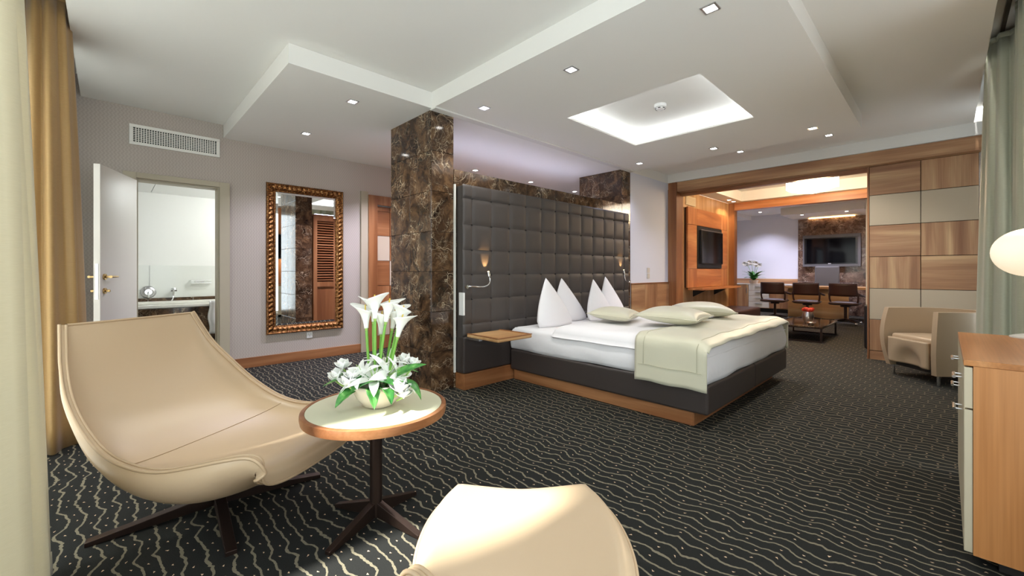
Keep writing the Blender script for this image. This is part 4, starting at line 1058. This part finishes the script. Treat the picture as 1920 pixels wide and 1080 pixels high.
tv1 = thing('television', 'black flat television set into the orange wood panel of the lounge', 'television', (8.3, 3.14, 1.18))
box(7.72, 8.90, 3.13, 3.164, 1.175, 1.94).build('niche', black_plastic, tv1)
box(7.80, 8.84, 3.085, 3.129, 1.25, 1.87).build('bezel', black_plastic, tv1, bevel=.005)
box(7.815, 8.825, 3.082, 3.0845, 1.265, 1.855).build('screen', black_gloss, tv1)
box(7.80, 8.84, 3.083, 3.10, 1.872, 1.880).build('top_edge', steel, tv1)
sg = thing('vent_panel', 'cream air vent panel high on the lounge wood wall', 'vent', (7.55, 3.19, 2.3)); box(7.36, 7.78, 3.185, 3.199, 2.30, 2.46).build('cover', plain('cream_vent', lin(226,206,170), .5), sg, bevel=.004)
for k in range(5): box(7.38, 7.76, 3.181, 3.1845, 2.32+k*.025, 2.332+k*.025).build('slat', plain('cream_vent_slat', lin(216,194,156), .5), sg)
pn = thing('pendant_lamp', 'large glowing pendant of frosted glass strips in the lounge', 'lamp', (8.2, 1.5, 2.38))
MB().lathe([(0, 2.72), (.30, 2.72), (.30, 2.749), (0, 2.749)], (8.2, 1.5, 0), 32).build('ceiling_plate', chrome, pn)
strip = box(-.024, .024, -.004, .004, -.13, .13).mesh('glass_strip', bevel=.003, seg=1); strip.materials.append(pend_mat)
for k in range(40):
    a = 2*math.pi*k/40; piece(strip, 'glass_strip', pn, (.345*math.cos(a), .345*math.sin(a), .205+.012*math.sin(5*a)), (1,1,1), (0, 0, a+math.pi/2))
for k in range(26):
    a = 2*math.pi*k/26; piece(strip, 'glass_strip', pn, (.23*math.cos(a), .23*math.sin(a), .165), (1,1,1), (0, 0, a+math.pi/2))
for k in range(12):
    a = 2*math.pi*k/12; piece(strip, 'glass_strip', pn, (.11*math.cos(a), .11*math.sin(a), .14), (1,1,1), (0, 0, a+math.pi/2))
point(pn, (8.2, 1.5, 2.30), 60, (1, .68, .38), .22)
be = thing('bench', 'long dark brown leather bench under the lounge media panel', 'bench', (8.4, 2.75, 0))
box(7.5, 9.1, 2.48, 3.02, .12, .42).build('seat_block', chair_brown, be, bevel=.03, seg=3)
box(7.55, 9.05, 2.53, 2.98, 0, .119).build('plinth', black_plastic, be)
so = thing('sofa', 'black leather sofa end beside the chequered panel wall', 'sofa', (8.2, .3, 0))
box(7.40, 7.60, -.15, .768, .06, .66).build('armrest', black_leather, so, bevel=.03, seg=3)
box(9.0, 9.2, -.15, .768, .06, .66).build('armrest', black_leather, so, bevel=.03, seg=3)
box(7.61, 8.99, -.15, .10, .06, .78).build('backrest', black_leather, so, bevel=.04, seg=3)
box(7.61, 8.29, .11, .73, .06, .42).build('seat_cushion', black_leather, so, bevel=.04, seg=3); box(8.31, 8.99, .11, .73, .06, .42).build('seat_cushion', black_leather, so, bevel=.04, seg=3)
for x in (7.43, 9.1): box(x, x+.05, .60, .766, 0, .059).build('foot', chrome, so)
ct = thing('coffee_table', 'low coffee table with brown marble top on a bronze sled frame', 'table', (8.55, 1.65, 0))
box(7.93, 9.2, 1.31, 1.98, .232, .255).build('marble_top', marble, ct, bevel=.003)
MB().box(7.94, 9.19, 1.32, 1.345, .215, .2315).box(7.94, 9.19, 1.945, 1.97, .215, .2315).box(7.94, 7.965, 1.345, 1.945, .215, .2315).box(9.165, 9.19, 1.345, 1.945, .215, .2315).build('frame', bronze, ct)
for x in (7.94, 9.165):
    for y in (1.32, 1.945): box(x, x+.025, y, y+.025, .0205, .2145).build('leg', bronze, ct)
    box(x, x+.025, 1.32, 1.97, 0, .02).build('floor_rail', bronze, ct)
va = thing('vase', 'glass vase with red blossoms on the coffee table', 'vase', (8.35, 1.58, .2552))
gv = thin_glass('vase_glass', (.86,.86,.86,1))
MB().lathe([(0, 0), (.05, 0), (.055, .01), (.075, .05), (.085, .11), (.07, .18), (.06, .20), (.055, .20), (.065, .18), (.08, .11), (.07, .05), (.0, .012)], (8.35, 1.58, .2552), 24).build('glass_body', steel, va, smooth=True)
for k in range(9): a = k*.7; MB().lathe([(0, -.03), (.035, -.015), (.042, .01), (.025, .03), (0, .034)], (8.35+.05*math.cos(a)*(k > 0), 1.58+.05*math.sin(a)*(k > 0), .475+.008*math.sin(k*2)), 9).build('red_blossom', red_flower, va, smooth=True)
ds = MB().lathe([(0, 0), (.035, 0), (.06, .03), (.065, .045), (.06, .045), (.05, .025), (.0, .008)], (8.10, 1.49, .2552), 20).build('glass_dish', chrome, org=(8.10, 1.49, .2552), smooth=True)
tag(ds, 'small shiny glass dish on the coffee table before the vase', 'dish')

# ------------------------------------------------------------------ office
oc = thing('swivel_chair', '', 'chair', (0, 0, 0))
def cl(mb, name, mat, **kw):
    me = mb.mesh(name, **kw); me.materials.append(mat); o = bpy.data.objects.new(name, me); C.objects.link(o); o.parent = oc; return o
# chair faces +x; curved back at -x
def bk_(u, v): a = (u-.5)*1.5; r = .33; return (.06 - r*math.cos(a) - .03*v, r*math.sin(a)*1.0, .595 + .265*v)
cl(MB().grid(bk_, 17, 7), 'backrest', chair_brown, smooth=True); solid(oc.children[-1], .045, 0)
def seat_(sg):
    def f(u, v):
        a, b_ = 2*u-1, 2*v-1; q = max(0, 1-max(abs(a), abs(b_))**4)**.5
        return (.0 + .235*a, .255*b_*(1-.05*a), .435 + sg*.04*q)
    return f
cl(MB().grid(seat_(1), 13, 13).grid(seat_(-1), 13, 13), 'seat', chair_brown, smooth=True, weld=True)
for s in (-1, 1):
    cl(MB().tube(arc([(-.16, .235*s, .64), (-.02, .285*s, .60), (.12, .29*s, .59)], 8), .022, 8), 'armrest', chair_brown, smooth=True)
    cl(MB().tube(arc([(-.16, .235*s, .66), (-.17, .25*s, .52), (-.12, .22*s, .45)], 8), .018, 8), 'back_support', chair_brown, smooth=True)
cl(MB().tube([(0,0,.09), (0,0,.40)], .026, 14).tube([(0,0,.36), (0,0,.405)], .09, 16), 'stem', bronze, smooth=True, auto=40)
for k in range(4):
    a = R(45+90*k); d = Vector((math.cos(a), math.sin(a), 0)); cl(MB().tube([d*.0+Vector((0,0,.10)), d*.30+Vector((0,0,.055))], [.02, .013], 8), 'foot_spoke', bronze, smooth=True)
    cl(MB().lathe([(0,-.028),(.018,-.026),(.026,-.01),(.026,.01),(.018,.026),(0,.028)], (d.x*.30, d.y*.30, .0285), 12), 'caster', chrome, smooth=True)
GR = 'brown swivel chairs at the office desk'
oc['label'] = 'leftmost brown leather swivel chair at the office desk'; oc['group'] = GR; oc.location = (11.2, 2.76, 0)
dup(oc, (11.2, 2.13, 0), R(3), 'middle brown leather swivel chair at the office desk', GR)
dup(oc, (11.2, 1.46, 0), R(-4), 'rightmost brown leather swivel chair at the office desk', GR)
dk = thing('desk', 'long wooden office desk behind the three swivel chairs', 'desk', (12.3, 1.9, 0))
box(11.85, 12.65, 1.12, 2.78, .705, .755).build('desktop', pale['y'], dk, bevel=.004)
box(12.1, 12.14, 1.52, 2.70, 0, .704).build('modesty_panel', pale['y'], dk); box(12.145, 12.6, 2.66, 2.70, 0, .704).build('side_panel', pale['z'], dk); box(12.145, 12.6, 1.16, 1.20, 0, .704).build('side_panel', pale['z'], dk)
pp = box(12.0, 12.3, 2.5, 2.72, .7555, .762).build('paper_tray', brown_leather, org=(12.15, 2.6, .7555)); tag(pp, 'dark desk folder lying on the office desk', 'folder')
ex = thing('executive_chair', 'grey high backed chair behind the office desk', 'chair', (12.95, 2.05, 0))
box(12.90, 12.97, 1.80, 2.30, .58, 1.235).build('backrest', grey_lacquer, ex, bevel=.03, seg=3); box(12.66, 12.92, 1.82, 2.28, .44, .52).build('seat', grey_lacquer, ex, bevel=.03, seg=3)
MB().tube([(12.8,2.05,.06),(12.8,2.05,.44)], .03, 12).build('stem', chrome, ex, smooth=True, auto=40)
MB().box(12.90, 12.94, 2.02, 2.08, .48, .60).build('back_bracket', chrome, ex)
for k in range(5): a = R(72*k); MB().tube([(12.8,2.05,.07),(12.8+.26*math.cos(a),2.05+.26*math.sin(a),.03)], [.02,.016], 8).lathe([(0,-.02),(.02,-.015),(.02,.015),(0,.02)], (12.8+.26*math.cos(a),2.05+.26*math.sin(a),.0205), 8).build('foot_spoke', chrome, ex, smooth=True)
ot_ = thing('television', 'black office television in a grey surround on the marble wall', 'television', (13.3, 2.05, 1.23))
MB().box(13.24, 13.338, 1.43, 2.62, 1.23, 1.29).box(13.24, 13.338, 1.43, 2.62, 1.975, 2.05).box(13.24, 13.338, 1.43, 1.49, 1.29, 1.975).box(13.24, 13.338, 2.585, 2.62, 1.29, 1.975).build('surround', grey_lacquer, ot_, bevel=.004)
box(13.27, 13.335, 1.492, 2.583, 1.292, 1.973).build('bezel', plain('tv_bezel', (.02,.02,.022,1), .15), ot_); box(13.264, 13.2695, 1.535, 2.54, 1.325, 1.945).build('screen', black_gloss, ot_)
box(13.262, 13.2695, 2.02, 2.08, 1.303, 1.315).build('brand_plate', plastic_white, ot_)
cr = thing('credenza', 'office sideboard of wood and white drawers under the white wall', 'sideboard', (13.1, 3.5, 0))
box(12.86, 13.37, 2.80, 4.45, .10, .74).build('body', walnut['z'], cr); box(12.84, 13.37, 2.79, 4.46, .741, .765).build('top', white_gloss, cr, bevel=.002); box(12.92, 13.35, 2.85, 4.4, 0, .099).build('plinth', black_plastic, cr)
for k in range(4):
    z0 = .12 + k*.155; d = box(12.835, 12.859, 3.30, 3.80, z0, z0+.148).build('drawer', white_gloss, cr, bevel=.002); box(12.822, 12.834, 3.46, 3.64, z0+.10, z0+.112).build('handle', steel, d)
for y0, y1 in ((2.82, 3.29), (3.81, 4.12), (4.13, 4.44)): d = box(12.835, 12.859, y0, y1, .12, .733).build('door', walnut['z'], cr, bevel=.002); box(12.822, 12.834, y0+.03, y0+.045, .5, .65).build('handle', steel, d)
orc = thing('potted_orchid', 'white orchids in a pale pot on the office sideboard', 'orchid', (13.0, 3.72, .766))
MB().lathe([(0, 0), (.09, 0), (.12, .10), (.11, .10), (.085, .012), (0, .012)], (13.0, 3.72, .7662), 24).build('pot', plain('orchid_pot', lin(190,170,150), .4), orc, smooth=True, auto=50)
fb_ = fb; fb = orc; fcs = fc
def oleaf(base, tip, w):
    base, tip = Vector(base), Vector(tip); d = (tip-base); L = d.length; d.normalize(); s = d.cross(UP).normalized(); n = s.cross(d); m = MB()
    m.grid(lambda u, v: base + d*L*v + s*((2*u-1)*w/2*math.sin(math.pi*min(1, .08+v*.92))**.6) + n*(.06*math.sin(math.pi*v)), 5, 8)
    o = m.build('leaf', leaf_dark, orc, smooth=True); solid(o, .003)
for k in range(16):
    a = k*.83; el = .3+.5*(k % 3); oleaf((13.0, 3.72, .86), (13.0+.25*math.cos(a), 3.72+.30*math.sin(a), .86+.20*el), .10)
for k, (dy, h) in enumerate(((.14, 1.34), (.04, 1.38), (-.06, 1.36), (-.13, 1.30))):
    pts = arc([(13.0, 3.72+dy*.2, .86), (12.98, 3.72+dy*.5, 1.15), (12.95, 3.72+dy, h), (12.90, 3.72+dy*1.4, h-.02)], 10)
    MB().tube(pts, .005, 6).build('orchid_stem', stem_mat, orc, smooth=True)
    for q in range(4):
        c0 = Vector(pts[-1-q]) + Vector((-.02, .02*(q % 2), .01*q)); m = MB()
        for j in range(5): a = j*1.257; petal_mesh(m, c0, Vector((-.2, math.cos(a), math.sin(a))), Vector((-1, 0, 0)), .075, .07, .1)
        o = m.build('orchid_flower', petal, orc, smooth=True); solid(o, .002)
fb = fb_
up = thing('uplight_strip', 'hidden lavender uplight strip on top of the louvred wardrobe', 'light strip', (3.9, 3.91, 2.052))
box(2.45, 5.32, 3.885, 3.94, 2.051, 2.058).build('housing', steel, up)
box(2.46, 5.31, 3.892, 3.933, 2.0585, 2.064).build('light_strip', led_lavender, up)
